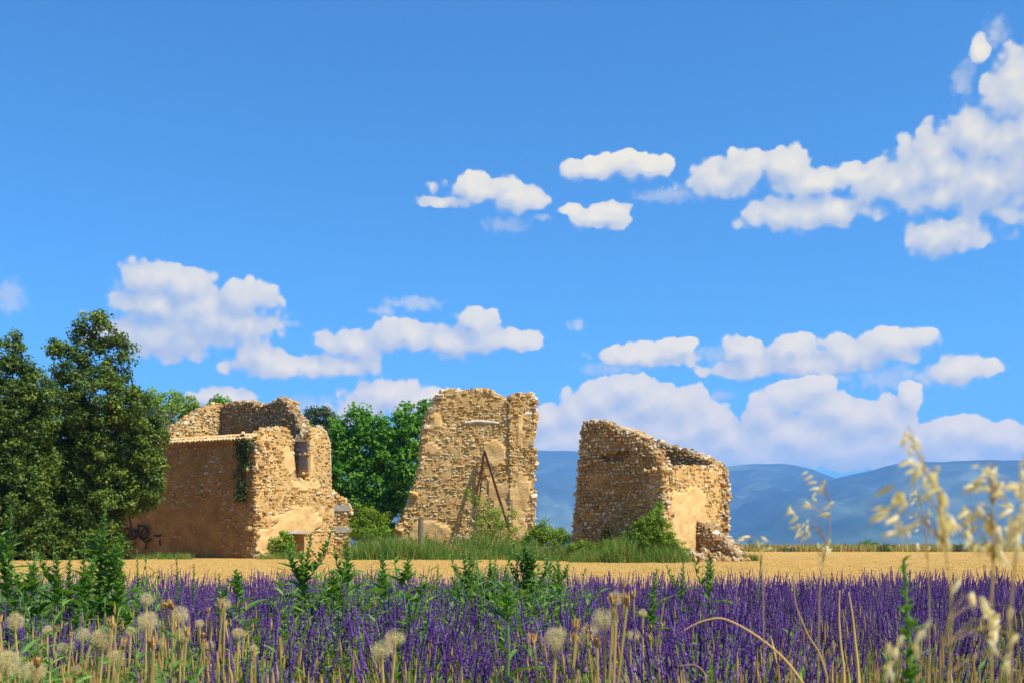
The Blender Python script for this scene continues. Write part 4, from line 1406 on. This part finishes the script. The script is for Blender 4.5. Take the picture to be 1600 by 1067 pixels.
# wild grass among the lavender
tm = [grass_tuft('meadow_tuft', [M_GRASS, M_DRY], 30, .52, .09, .22, .0030, .12) for k in range(6)]
n = 1500
X, Y = in_view(n, 2.5, 11, 1.2, 1.3)
X2, Y2 = in_view(380, 2.2, 3.4, .4, 1.0)
Y3 = rng.uniform(2.6, 5.0, 240); X2 = np.concatenate([X2, (rng.uniform(1100, 1640, 240) - 800) / F * Y3]); Y2 = np.concatenate([Y2, Y3])
X = np.concatenate([X, X2]); Y = np.concatenate([Y, Y2]); n = len(X)
s_ = rng.uniform(.55, 1.05, n) * np.where(Y < 3.4, 1.12, 1)
gn_scatter('meadow_grass', np.stack([X, Y, ground_z(Y)], 1), np.stack([rng.normal(0, .1, n), rng.normal(0, .1, n), rng.random(n) * 6.28], 1), s_, rng.integers(0, 6, n), tm,
           'green and straw coloured wild grass growing among the lavender', 'grass')
tm = [grass_tuft('straw_tuft', [M_DRY, M_BUD], 16, .60, .07, .14, .0026, .3) for k in range(4)]
n = 310
Y = rng.uniform(2.2, 6.5, n); pxs = np.where(rng.random(n) < .45, rng.uniform(-60, 420, n), rng.uniform(-60, 1660, n))
Y = np.concatenate([Y, rng.uniform(1.7, 3.4, 190)]); pxs = np.concatenate([pxs, rng.uniform(1230, 1660, 190)]); n = len(Y)
gn_scatter('dry_stalks', np.stack([(pxs - 800) / F * Y, Y, ground_z(Y)], 1), np.stack([rng.normal(0, .08, n), rng.normal(0, .08, n), rng.random(n) * 6.28], 1), rng.uniform(.7, 1.05, n), rng.integers(0, 4, n), tm,
           'dry straw coloured stalks low in the foreground corners', 'stalks')

# leafy undergrowth among the weeds
def herb_tuft():
    mb = MB()
    for st in range(4):
        b0 = np.append(rng.normal(0, .05, 2), -.02); L = rng.uniform(.35, .62)
        tip = b0 + np.array([*rng.normal(0, .10, 2), L])
        mb.tube([b0, (b0 + tip) / 2 + rng.normal(0, .015, 3), tip], [.004, .003, .0015], 4, mat=0, tint=.4, cap=False)
        for k in range(16):
            f_ = .2 + .8 * k / 16
            p_ = b0 * (1 - f_) + tip * f_; th = k * 2.4 + rng.random()
            d = unit([math.cos(th), math.sin(th), rng.uniform(.2, 1.0)]); LL = rng.uniform(.07, .15) * (1.25 - .6 * f_)
            sd = unit(np.cross(d, [0, 0, 1.0])); nm = np.cross(sd, d)
            V = []
            for q_, (a_, w_) in enumerate(((0, .12), (.3, .9), (.65, .8), (1, .02))):
                c_ = p_ + d * LL * a_ - np.array([0, 0, .22 * LL * a_ * a_]); ww = w_ * LL * .095
                V += [c_ - sd * ww + nm * ww * .4, c_, c_ + sd * ww + nm * ww * .4]
            Q = []
            for q_ in range(3):
                a_ = 3 * q_; Q += [(a_, a_ + 1, a_ + 4, a_ + 3), (a_ + 1, a_ + 2, a_ + 5, a_ + 4)]
            mb.add(V, Q=Q, mat=1, tint=float(np.clip(rng.normal(.45, .2), .02, .84)))
    return mb.mesh('herb_tuft', [M_WEEDSTEM, M_WEED])
tm = [herb_tuft() for k in range(6)]
H_ = []
for (x0, x1, y0, y1, cnt, s0, s1) in ((-40, 240, 3.4, 8.5, 165, .8, 1.25), (60, 420, 2.6, 5.0, 70, .7, 1.0), (430, 660, 5.2, 8.5, 95, .8, 1.25), (700, 890, 5.8, 9.5, 120, .8, 1.28),
                                  (990, 1130, 4.4, 7.0, 26, .7, 1.0), (300, 400, 4.8, 7.0, 22, .8, 1.05), (-40, 1640, 2.6, 10.5, 240, .65, 1.05), (1180, 1420, 2.2, 3.2, 30, .6, .9), (-40, 210, 6.5, 9.0, 36, 1.2, 1.6), (440, 660, 6.5, 9.0, 34, 1.15, 1.5), (705, 890, 6.8, 9.2, 40, 1.15, 1.55)):
    for i in range(cnt):
        y = random.uniform(y0, y1); H_.append((WX(random.uniform(x0, x1), y), y, float(ground_z(y)), random.uniform(s0, s1)))
H_ = np.array(H_); n = len(H_)
gn_scatter('undergrowth', H_[:, :3], np.stack([rng.normal(0, .1, n), rng.normal(0, .1, n), rng.random(n) * 6.28], 1), H_[:, 3], rng.integers(0, 6, n), tm,
           'leafy green undergrowth between the weeds and the lavender', 'weeds')

# ================================================================== tall weeds, one by one
def weed_leaf(wd=.16, teeth=True):
    mb = MB(); V = []; n_ = 7
    for k in range(n_ + 1):
        f_ = k / n_
        ww = wd * math.sin(math.pi * min(1, f_ * .92 + .06)) ** .8 * (1 + (.25 if teeth and k % 2 else -.1))
        if k == n_: ww = .002
        zc = -.28 * f_ ** 2
        V += [(-ww, f_, zc + ww * .5), (0, f_, zc), (ww, f_, zc + ww * .5)]
    Q = []
    for k in range(n_):
        a = 3 * k
        Q += [(a, a + 1, a + 4, a + 3), (a + 1, a + 2, a + 5, a + 4)]
    mb.add(V, Q=Q, tint=np.repeat(rng.random(n_ + 1) * .3 + .28, 3))
    return mb.mesh('leaf', M_WEED, True)
WL = [weed_leaf(.09), weed_leaf(.12), weed_leaf(.15, False), weed_leaf(.07)]

def weed(px, py, Y, label, nleaf=14, leafL=.15, spire=.35, branchy=0, lean=0.0, kind=None, wide=None, group='tall weeds among the lavender'):
    gz_ = float(ground_z(Y))
    top = W(px, py, Y)
    lean = lean or random.gauss(0, .05)
    base = np.array([top[0] - lean, Y + random.gauss(0, .04), gz_])
    root = empty('tall_weed', base, label, 'weed', group)
    mb = MB()
    H = top[2] - gz_
    path = [base - [0, 0, .03], base * .66 + top * .34 + [random.gauss(0, .02) + lean * .25, random.gauss(0, .02), 0], base * .33 + top * .67 + [random.gauss(0, .012), 0, 0], top]
    mb.tube(path, [.0085, .0075, .005, .002], 6, mat=0, tint=.4)
    path = np.array(path)
    def at(f_):
        k = min(int(f_ * 3), 2); g_ = f_ * 3 - k
        return path[k] * (1 - g_) + path[k + 1] * g_
    # spire: small leaves and buds near the top
    axes = [(at, 1.0, 1 - spire)]
    for bnum in range(branchy + 3):
        f0 = random.uniform(.35, .78); a0_ = at(f0)
        th = random.random() * 6.28; L = H * random.uniform(.18, .34)
        tip = a0_ + np.array([math.cos(th) * L * .5, math.sin(th) * L * .5, L])
        mid_ = (a0_ + tip) / 2 + np.array([math.cos(th), math.sin(th), 0]) * L * .12
        mb.tube([a0_, mid_, tip], [.004, .003, .0015], 5, mat=0, tint=.4)
        axes.append(((lambda f_, a=a0_, m_=mid_, t_=tip: (a * (1 - f_) ** 2 + 2 * m_ * f_ * (1 - f_) + t_ * f_ * f_)), .5, .2))
    for fn, sc_, st in axes:
        ns = int(64 * (sc_ if sc_ < 1 else 1) * max(.5, spire / .35))
        C = []; 
        for k in range(ns):
            f_ = st + (1 - st) * k / ns
            C.append(fn(f_))
        C = np.array(C)
        n_ = len(C)
        th = np.arange(n_) * 2.4
        fw = np.stack([np.cos(th), np.sin(th), np.full(n_, .7)], 1); fw /= np.linalg.norm(fw, axis=1)[:, None]
        sz = leafL * .46 * (1.15 - .75 * np.arange(n_) / n_) * rng.uniform(.7, 1.3, n_)
        sd = np.cross(fw, [0, 0, 1.0]); sd /= np.linalg.norm(sd, axis=1)[:, None]
        nr = np.cross(sd, fw)
        M = np.stack([sd * sz[:, None] * .72, fw * sz[:, None], nr * sz[:, None]], 2)
        mb.scatter(LEAF_V, LEAF_T, M, C, mat=1, tint=np.clip(rng.normal(.45, .18, n_), .02, .84))
    link('stem', mb.mesh('stem', [M_WEEDSTEM, M_WEED]), root)
    nleaf = int(nleaf * 1.35)
    for k in range(nleaf):
        f_ = .22 + (.84 - .22) * (k + random.random() * .6) / nleaf
        p_ = at(f_)
        th = k * 2.4 + random.gauss(0, .3)
        L = leafL * (1.5 - .8 * f_) * random.uniform(.8, 1.3)
        up_ = random.uniform(.25, .9)
        fw = unit([math.cos(th), math.sin(th), up_])
        M = basis(fw) * L
        o = link('leaf', WL[(k + (0 if wide is None else wide)) % 4] if wide is None else WL[wide], root)
        o.matrix_basis = Matrix([[M[r][c] for c in range(3)] + [p_[r]] for r in range(3)] + [[0, 0, 0, 1]])
    return root

WEEDS = [
    (18, 792, 6.2, 'tallest weed at the far left edge before the dark oak', dict(nleaf=16, leafL=.17, spire=.45)),
    (52, 880, 6.0, 'short leafy weed right beside the tallest left weed', dict(nleaf=14, leafL=.18, spire=.2, branchy=1)),
    (88, 862, 5.8, 'slim weed standing left of two short weeds under the dark oak', dict(nleaf=12, leafL=.16, spire=.3)),
    (108, 868, 6.6, 'fine branched weed under the middle of the dark oak', dict(nleaf=10, leafL=.14, spire=.3, branchy=2)),
    (133, 852, 6.4, 'bright weed just left of the tall spire in front of the oak trunk', dict(nleaf=12, leafL=.15, spire=.35)),
    (166, 786, 6.8, 'tall bushy weed spire between the dark oak and the graffiti', dict(nleaf=18, leafL=.18, spire=.5, branchy=3)),
    (188, 872, 6.5, 'bent weed at the right foot of the tall bushy spire', dict(nleaf=12, leafL=.18, spire=.25, branchy=1)),
    (214, 856, 7.6, 'thin nodding weed right below the graffiti', dict(branchy=-3, nleaf=5, leafL=.07, spire=.3)),
    (275, 862, 7.5, 'slender spiky weed before the middle of the shaded wall', dict(branchy=-3, nleaf=8, leafL=.09, spire=.45)),
    (303, 880, 7.6, 'short bud-topped weed right of the slender spiky one', dict(branchy=-3, nleaf=7, leafL=.08, spire=.35)),
    (342, 895, 7.0, 'low conical weed before the right half of the shaded wall', dict(nleaf=10, leafL=.11, spire=.4)),
    (368, 892, 5.6, 'broad-leaved dark weed below the near corner of the farmhouse', dict(nleaf=15, leafL=.17, spire=.15, wide=2)),
    (486, 832, 7.0, 'tall weed spire rising before the low doorway', dict(nleaf=16, leafL=.17, spire=.45, branchy=2)),
    (540, 842, 7.4, 'loose leafy weed at the right foot of the farmhouse', dict(nleaf=15, leafL=.17, spire=.3, branchy=2)),
    (520, 890, 6.8, 'low dense weed between the two weeds right of the doorway', dict(nleaf=15, leafL=.17, spire=.2, branchy=1)),
    (598, 868, 6.6, 'upright leafy weed below the broad-leaved tree', dict(nleaf=15, leafL=.17, spire=.25, wide=1)),
    (637, 872, 6.0, 'thick-leaved weed below the grey post', dict(nleaf=14, leafL=.16, spire=.15, wide=2)),
    (684, 882, 7.4, 'thin weed left of a similar thin one under the middle ruin', dict(branchy=-3, nleaf=8, leafL=.10, spire=.4)),
    (713, 882, 7.4, 'thin weed right of a similar thin one under the middle ruin', dict(branchy=-3, nleaf=8, leafL=.09, spire=.4)),
    (738, 836, 8.2, 'grey-green branching weed with small leaves under the feathery shrub', dict(nleaf=16, leafL=.12, spire=.45, branchy=5)),
    (766, 868, 8.0, 'smaller branching weed right of the grey-green one', dict(nleaf=14, leafL=.11, spire=.4, branchy=3)),
    (790, 884, 3.8, 'smooth green stem with sheathing leaves below the right edge of the middle ruin', dict(branchy=-3, nleaf=8, leafL=.14, spire=.22, wide=3)),
    (808, 868, 8.0, 'light branching weed left of the densest weed in the centre', dict(nleaf=14, leafL=.11, spire=.35, branchy=3)),
    (832, 838, 8.0, 'densest dark weed in the centre below the gap between the ruins', dict(nleaf=20, leafL=.14, spire=.45, branchy=6)),
    (872, 872, 7.8, 'leafy weed at the right of the dense central clump', dict(nleaf=16, leafL=.13, spire=.35, branchy=4)),
    (1026, 890, 4.6, 'narrow dark green shoot below the shrub of the right ruin', dict(branchy=-3, nleaf=13, leafL=.12, spire=.3, wide=3)),
    (1068, 878, 6.4, 'small curly weed before the rubble of the right ruin', dict(nleaf=11, leafL=.11, spire=.25, branchy=1)),
    (1110, 872, 6.2, 'leafy weed just below the right foot of the right ruin', dict(nleaf=13, leafL=.13, spire=.15, wide=2)),
    (1190, 866, 9.0, 'tiny leafy weed on the field right of the right ruin', dict(branchy=-3, nleaf=6, leafL=.06, spire=.1)),
    (1412, 872, 1.75, 'blurred dark green weed close to the camera at lower right', dict(branchy=-3, nleaf=12, leafL=.09, spire=.25, wide=3)),
]
for a in WEEDS:
    weed(a[0], a[1], a[2], a[3], **a[4])

# ================================================================== goat's-beard seed heads
def seed_head(r=.042, n_=135):
    mb = MB()
    k = np.arange(n_) + .5
    ph = np.arccos(1 - 1.72 * k / n_); th = np.pi * (1 + 5 ** .5) * k
    D = np.stack([np.cos(th) * np.sin(ph), np.sin(th) * np.sin(ph), np.cos(ph)], 1)
    cut = unit(rng.normal(0, 1, 3) + [0, 0, -.3])
    for d in D:
        if d @ cut > .55 and rng.random() < .7:
            continue
        rr = r * rng.uniform(.62, 1.10)
        s_ = unit(np.cross(d, rng.normal(0, 1, 3)))
        e = d * rr
        mb.add([d * .006 - s_ * .0004, d * .006 + s_ * .0004, e * .72], T=[(0, 1, 2)], tint=rng.random() * .8)
        s2 = np.cross(d, s_)
        V = [e * .70]; T = []
        for j in range(9):
            a = j / 9 * 2 * np.pi + rng.random() * .3
            q = e * 1.0 + (s_ * math.cos(a) + s2 * math.sin(a)) * r * .42 * rng.uniform(.6, 1.2)
            tn = (-s_ * math.sin(a) + s2 * math.cos(a)) * .00042
            V += [q - tn, q + tn]
            T.append((0, 1 + 2 * j, 2 + 2 * j))
        mb.add(V, T=T, tint=rng.random() * .8)
    mb.tube([(0, 0, -.012), (0, 0, 0), (0, 0, .008)], [.003, .008, .004], 6, tint=.1)
    return mb.mesh('seed_head', M_FLUFF)
SH = [seed_head() for k in range(4)]
def bud_mesh():
    mb = MB()
    for j in range(9):
        a = j / 9 * 6.283
        d = np.array([math.cos(a), math.sin(a), 0])
        blade(mb, d * .006, d * random.uniform(.006, .014) + [0, 0, .035], d * .004, .004, 0, rng.random() * .84, 2)
    mb.tube([(0, 0, -.01), (0, 0, .005), (0, 0, .022)], [.003, .009, .006], 7, tint=.3)
    return mb.mesh('dry_bud', M_BUD)
BD = [bud_mesh() for k in range(3)]

def salsify(px, py, r, label, buds=0, squash=1.0):
    r = r * .88
    Y = F * .033 / r
    Y = min(max(Y, 2.1), 4.4)
    s_ = r / F * Y / .042
    gz_ = float(ground_z(Y))
    c = W(px, py, Y)
    base = np.array([c[0] + random.gauss(0, .03), Y + random.gauss(0, .03), gz_])
    root = empty('goatsbeard', base, label, 'seed head', 'fluffy seed heads in the foreground')
    mb = MB(); mb.tube([base, (base + c) / 2 + rng.normal(0, .012, 3), c - [0, 0, .05 * s_], c], [.004, .0038, .0045, .006], 6, tint=.4)
    for k in range(buds):
        tip = c + np.array([random.uniform(-.09, .09), random.uniform(-.05, .05), random.uniform(-.08, .05)])
        mb.tube([base + rng.normal(0, .01, 3), (base + tip) / 2 + rng.normal(0, .015, 3), tip], [.0035, .003, .004], 5, tint=random.random() * .6)
        o = link('dry_bud', BD[k % 3], root)
        o.matrix_basis = Matrix.Translation(Vector(tip)) @ Euler((random.gauss(0, .25), random.gauss(0, .25), random.random() * 6)).to_matrix().to_4x4() @ Matrix.Diagonal((s_ * 1.2, s_ * 1.2, s_ * 1.2, 1))
    link('stem', mb.mesh('stem', M_DRY), root)
    o = link('seed_head', SH[int(px) % 4], root)
    o.matrix_basis = Matrix.Translation(Vector(c)) @ Euler((random.gauss(0, .3), random.gauss(0, .3), random.random() * 6)).to_matrix().to_4x4() @ Matrix.Diagonal((s_, s_, s_ * squash, 1))
HEADS = [
    (24, 972, 15, 'oval brownish seed head near the left edge', 1, 1.2), (229, 936, 12, 'small fluffy seed head above the largest left one', 1, 1),
    (232, 972, 19, 'largest fluffy seed head in the left cluster', 2, 1), (279, 960, 17, 'fluffy seed head with brown buds right of the largest left one', 4, 1),
    (129, 991, 13, 'small seed head touching a bigger one at lower left', 1, 1), (160, 998, 19, 'big seed head at lower left beside a bent brown bud', 3, 1),
    (286, 992, 14, 'thin seed head low in the left cluster', 3, 1.2), (351, 943, 11, 'small pale seed head below the broad-leaved dark weed', 3, 1),
    (597, 1016, 21, 'lower of the two big seed heads in the centre of the lavender', 0, .85), (617, 996, 19, 'upper of the two big seed heads in the centre of the lavender', 0, .85),
    (962, 935, 14, 'top seed head of the cluster below the right ruin', 4, 1), (945, 968, 22, 'largest seed head of the cluster below the right ruin', 4, 1),
    (868, 1000, 21, 'beige seed head left of the cluster below the right ruin', 3, 1.2), (903, 1000, 15, 'faint seed head between its cluster and the beige one', 0, 1),
    (922, 985, 15, 'ragged seed head at the foot of the cluster below the right ruin', 1, 1), (990, 992, 13, 'dried seed head right of the cluster below the right ruin', 2, .8),
    (12, 1036, 24, 'blurred seed head in the bottom left corner', 0, 1), (52, 1050, 22, 'blurred pale seed head right of the bottom left corner one', 1, .9),
    (180, 1030, 17, 'seed head below the big lower left one', 1, 1), (372, 990, 12, 'wispy seed head left of the open lavender', 2, .9),
    (985, 1062, 17, 'seed head cut by the bottom edge below the centre right', 0, .8),
    (204, 986, 9, 'tiny seed head just below left of the largest left one', 1, 1), (254, 1004, 9, 'tiny seed head below the largest left one', 1, 1.1),
    (312, 974, 8, 'tiny seed head right of the brown-budded one', 2, 1), (328, 1008, 9, 'tiny seed head low and right in the left cluster', 1, .9),
    (98, 1012, 10, 'small seed head left below the big lower left one', 1, 1), (74, 984, 9, 'tiny seed head right of the oval brownish one', 1, 1.1),
    (120, 1046, 11, 'small seed head at the bottom right of the blurred pale one', 1, .9), (396, 1014, 8, 'tiny seed head at the left edge of the open lavender near the bottom', 1, 1),
    (884, 1030, 10, 'small seed head below the beige one', 1, 1), (932, 1016, 9, 'tiny seed head below the largest one under the right ruin', 1, 1),
    (1004, 958, 8, 'tiny seed head right of the top one under the right ruin', 2, 1),
]
for h_ in HEADS:
    salsify(*h_)

# ================================================================== oat stalks on the right
def spikelet_mesh():
    mb = MB()
    for sgn in (-1, 1):      # two husks hinged at the base, gaping a little
        V = []; n_ = 5
        for k in range(n_ + 1):
            f_ = k / n_
            ww = .0040 * math.sin(math.pi * (f_ * .94 + .05) ** .75) ** .9
            for j in range(5):
                a = math.pi * (j / 4)
                V.append((ww * math.cos(a), sgn * (.0015 + f_ * .0028 + ww * .75 * math.sin(a)), -.029 * f_))
        Q = []
        for k in range(n_):
            for j in range(4):
                q = 5 * k + j
                Q.append((q, q + 1, q + 6, q + 5))
        mb.add(V, Q=Q, tint=random.uniform(.2, .8))
    mb.tube([(0, 0, -.012), (.002, 0, -.03), (.008, 0, -.045)], [.0007, .0005, .0002], 3, tint=.5)
    return mb.mesh('spikelet', M_OATS, True)
SPK = [spikelet_mesh() for k in range(4)]

def oats(stem_px, spikes, Y, label, size=1.0, thick=.0016, base_dx=0.0):
    size *= .45; thick *= .42
    spikes = list(spikes) + [(a + random.gauss(0, 7), b_ + random.gauss(0, 7), g_ + random.gauss(0, 25), c_ * random.uniform(.6, .9)) for (a, b_, g_, c_) in spikes for rep in range(2) if random.random() < .6]
    """stem_px: picture points of the stem from top to bottom; spikes: (px, py, angle, scale)"""
    gz_ = float(ground_z(Y))
    st = [W(a, b_, Y) for a, b_ in stem_px]
    base = np.array([st[-1][0] + base_dx, Y + random.gauss(0, .02), gz_])
    root = empty('oat_stalk', base, label, 'oat stalk', 'dry oat stalks at the right')
    mb = MB()
    path = st + [(st[-1] + base) / 2 + rng.normal(0, .008, 3), base]
    nP = len(path)
    mb.tube(path, np.linspace(thick * .5, thick * 1.5, nP), 5, tint=.4)
    S = np.array(st)
    for (a, b_, ang, sc_) in spikes:
        p_ = W(a, b_, Y + random.uniform(-.03, .03))
        dd = np.linalg.norm(S - (p_ + [0, 0, -.02]), axis=1)
        k = int(np.argmin(dd + np.where(S[:, 2] > p_[2] + .02, .05, 0)))
        q = S[k]
        mb.tube([q, (q + p_) / 2 + [0, 0, .012], p_], [thick * .4, thick * .28, thick * .2], 3, tint=.5, cap=False)
        o = link('spikelet', SPK[random.randrange(4)], root)
        o.matrix_basis = Matrix.Translation(Vector(p_)) @ Euler((random.gauss(0, .35), R(ang), random.random() * 6.28 if abs(ang) < 20 else random.gauss(0, .5))).to_matrix().to_4x4() @ Matrix.Diagonal((sc_ * size, sc_ * size, sc_ * size, 1))
    link('stem', mb.mesh('stem', M_DRY), root)

oats([(1296, 786), (1297, 812), (1297, 835), (1293, 850), (1286, 880), (1280, 930)],
     [(1270, 743, 60, 1), (1276, 753, 70, 1), (1280, 762, 80, 1), (1284, 757, 5, 1.1), (1258, 783, -50, 1.1), (1296, 791, 70, .9), (1296, 802, 80, 1.2), (1235, 792, 40, .8), (1240, 798, 60, .9), (1246, 806, 50, 1.2),
      (1248, 818, 50, .8), (1251, 824, 40, .7), (1255, 829, 40, .8), (1248, 832, 30, .8), (1257, 838, 30, .7), (1261, 839, 50, .7), (1263, 820, 8, .8), (1265, 832, -10, .7), (1297, 842, 20, 1.0), (1292, 852, 0, .9), (1278, 848, 0, .6), (1286, 850, 10, .6), (1283, 870, 10, .9)],
     1.5, 'slim sharp oat stalk with pale drooping husks left of the others', 1.0)
oats([(1430, 768), (1440, 795), (1446, 820), (1449, 848), (1450, 875), (1452, 930)],
     [(1429, 767, 20, .7), (1433, 778, 60, .8), (1432, 800, 20, .6), (1437, 810, 70, .6), (1436, 816, 40, .6), (1434, 827, 70, .7), (1450, 798, 0, .7), (1450, 795, 40, .6), (1454, 826, -20, .7), (1468, 829, 20, .6), (1434, 848, 30, .8), (1452, 854, 40, .7), (1440, 858, 60, .7)],
     1.6, 'thin arching oat stem with few husks, second from the left', 1.0)
oats([(1428, 700), (1446, 740), (1464, 768), (1470, 800), (1476, 850), (1486, 920)],
     [(1412, 674, -40, .9), (1426, 682, -30, .9), (1418, 695, -70, .9), (1426, 718, 70, 1.3), (1438, 728, 20, 1.4), (1453, 738, -20, 1.1), (1464, 740, 60, .8), (1396, 758, 60, 1.4), (1404, 768, 30, 1.3), (1462, 764, 50, 1.4), (1470, 770, 5, 1.3), (1388, 800, 60, 1.5), (1402, 806, 70, 1.3), (1418, 784, 40, 1.1),
      (1412, 822, 40, 1.4), (1426, 820, 50, 1.0), (1396, 831, 70, 1), (1472, 790, 10, 1.1), (1470, 806, -20, 1.3), (1474, 826, 5, 1.3), (1490, 812, 0, 1.4), (1486, 815, -40, .9), (1480, 842, 0, 1.2)],
     0.92, 'big blurred oat stalk with fat golden husks, third from the left', .95, .0017)
oats([(1546, 730), (1550, 755), (1551, 790), (1552, 830), (1552, 880), (1548, 960)],
     [(1545, 728, 40, .7), (1558, 730, 60, .7), (1540, 734, -60, 1), (1557, 737, 70, .7), (1538, 744, 50, 1.2), (1550, 745, -30, 1), (1530, 756, 60, 1.3), (1544, 760, 70, 1.2), (1556, 768, -50, 1), (1570, 760, -80, 1.2), (1588, 754, -60, 1.1), (1562, 764, 40, .8), (1526, 790, -40, .9), (1512, 798, 60, 1.0), (1510, 808, 0, 1.1),
      (1534, 796, 50, 1.3), (1524, 812, 70, 1.2), (1545, 806, 20, 1.1), (1552, 818, -20, 1.2), (1572, 824, -40, 1.2), (1562, 838, -30, .8), (1518, 836, 30, 1.2), (1526, 842, -10, 1.3), (1545, 846, 20, 1), (1582, 795, 60, 1.2), (1576, 842, 40, .9), (1560, 852, -10, 1.2), (1565, 866, -20, 1.1)],
     1.02, 'broad blurred oat stalk near the right edge with a crowded head', 1.0, .0022)
oats([(1598, 740), (1594, 790), (1590, 840), (1584, 900), (1578, 960)],
     [(1597, 732, 10, 1), (1592, 806, 20, 1.2), (1586, 812, 60, 1), (1584, 832, 30, 1.3), (1594, 830, 60, 1.1), (1590, 850, 10, 1.2), (1600, 808, -20, 1.2), (1604, 790, 0, 1.2)],
     0.9, 'oat stalk at the right picture edge partly cut off', 1.0, .002)
oats([(1180, 842), (1184, 850), (1188, 862), (1190, 875), (1192, 900)],
     [(1150, 846, 70, .8), (1162, 841, 80, 1.3), (1172, 838, 85, 1.3), (1190, 838, -50, 1), (1194, 848, 80, .8), (1196, 856, 60, 1), (1183, 846, -20, 1)],
     1.8, 'stubby bent oat stalk with a hooked husk beside the right ruin', 1.0)
oats([(1490, 930), (1480, 970), (1474, 1010), (1470, 1060)],
     [(1500, 905, 30, 1.2), (1518, 925, 20, 1.2), (1535, 940, -20, 1.3), (1560, 960, 40, 1.3), (1580, 948, 10, 1.2), (1556, 985, 20, 1.3), (1545, 1000, -30, 1.2), (1590, 990, 30, 1.3), (1575, 1030, 20, 1.2), (1440, 985, 20, 1.1), (1430, 1005, -10, 1.2), (1455, 965, 30, 1.1), (1400, 1010, 10, 1.1), (1392, 1040, 20, 1.1)],
     1.0, 'low blurred oat stalk shedding husks in the bottom right corner', 1.0, .0018)

# arching straw stems
def straw(pts_px, Y, label, r=.004, mat=None):
    P_ = np.array([W(a, b_, Y) for a, b_ in pts_px])
    tt = np.linspace(0, len(P_) - 1, len(P_) * 5)
    i0 = np.minimum(tt.astype(int), len(P_) - 2); f_ = (tt - i0)[:, None]
    pm = P_[np.maximum(i0 - 1, 0)]; p0 = P_[i0]; p1 = P_[i0 + 1]; p2 = P_[np.minimum(i0 + 2, len(P_) - 1)]
    S = .5 * (2 * p0 + (p1 - pm) * f_ + (2 * pm - 5 * p0 + 4 * p1 - p2) * f_ ** 2 + (3 * p0 - pm - 3 * p1 + p2) * f_ ** 3)
    end = np.array([S[-1][0] + .03, Y, float(ground_z(Y))])
    S = np.vstack([S, (S[-1] + end) / 2, end])
    mb = MB(); mb.tube(S, np.linspace(r * .35, r, len(S)), 6, tint=.45)
    o = link('straw_stem', mb.mesh('straw_stem', mat or M_DRY, True))
    tag(o, label, 'straw', 'bent straw stems at the right')
straw([(1068, 985), (1085, 975), (1105, 968), (1130, 966), (1165, 982), (1200, 1006), (1230, 1034), (1255, 1067)], 2.3, 'long yellow straw arching over the lavender below the right ruin', .0028, M_STRAW)
straw([(1312, 922), (1311, 960), (1313, 1000), (1318, 1040)], 2.7, 'upright golden straw, left of the pair at lower right', .0034, M_STRAW)
straw([(1326, 925), (1332, 960), (1336, 1000), (1340, 1036)], 2.6, 'upright golden straw, right of the pair at lower right', .0036, M_STRAW)
straw([(1240, 905), (1244, 945), (1262, 990), (1280, 1020), (1292, 1056)], 2.6, 'bent brownish stalk left of the pair of upright straws', .0026)
straw([(1060, 1040), (1085, 1038), (1100, 1050), (1104, 1068)], 2.3, 'short pale straw curl at the bottom below the arching one', .0018)

# ================================================================== haze
mb = MB()
mb.box((0, 3850, 299), (1, 0, 0), 9000, (0, 1, 0), 4300, (0, 0, 1), 301.5)
hz = link('haze', None if False else mb.mesh('haze', [], False))
m = bpy.data.materials.new('haze'); m.use_nodes = True
t = NT(m.node_tree)
for nd in list(m.node_tree.nodes):
    if nd.type != 'OUTPUT_MATERIAL':
        m.node_tree.nodes.remove(nd)
o_ = m.node_tree.nodes[0]
pv = t.n('ShaderNodeVolumePrincipled')
pv.inputs['Color'].default_value = (.20, .46, 1.0, 1)
pv.inputs['Density'].default_value = 1.35e-4
t.put(o_.inputs['Volume'], pv.outputs[0])
hz.data.materials.append(m)
tag(hz, 'thin blue summer haze over the plain', kind='stuff')
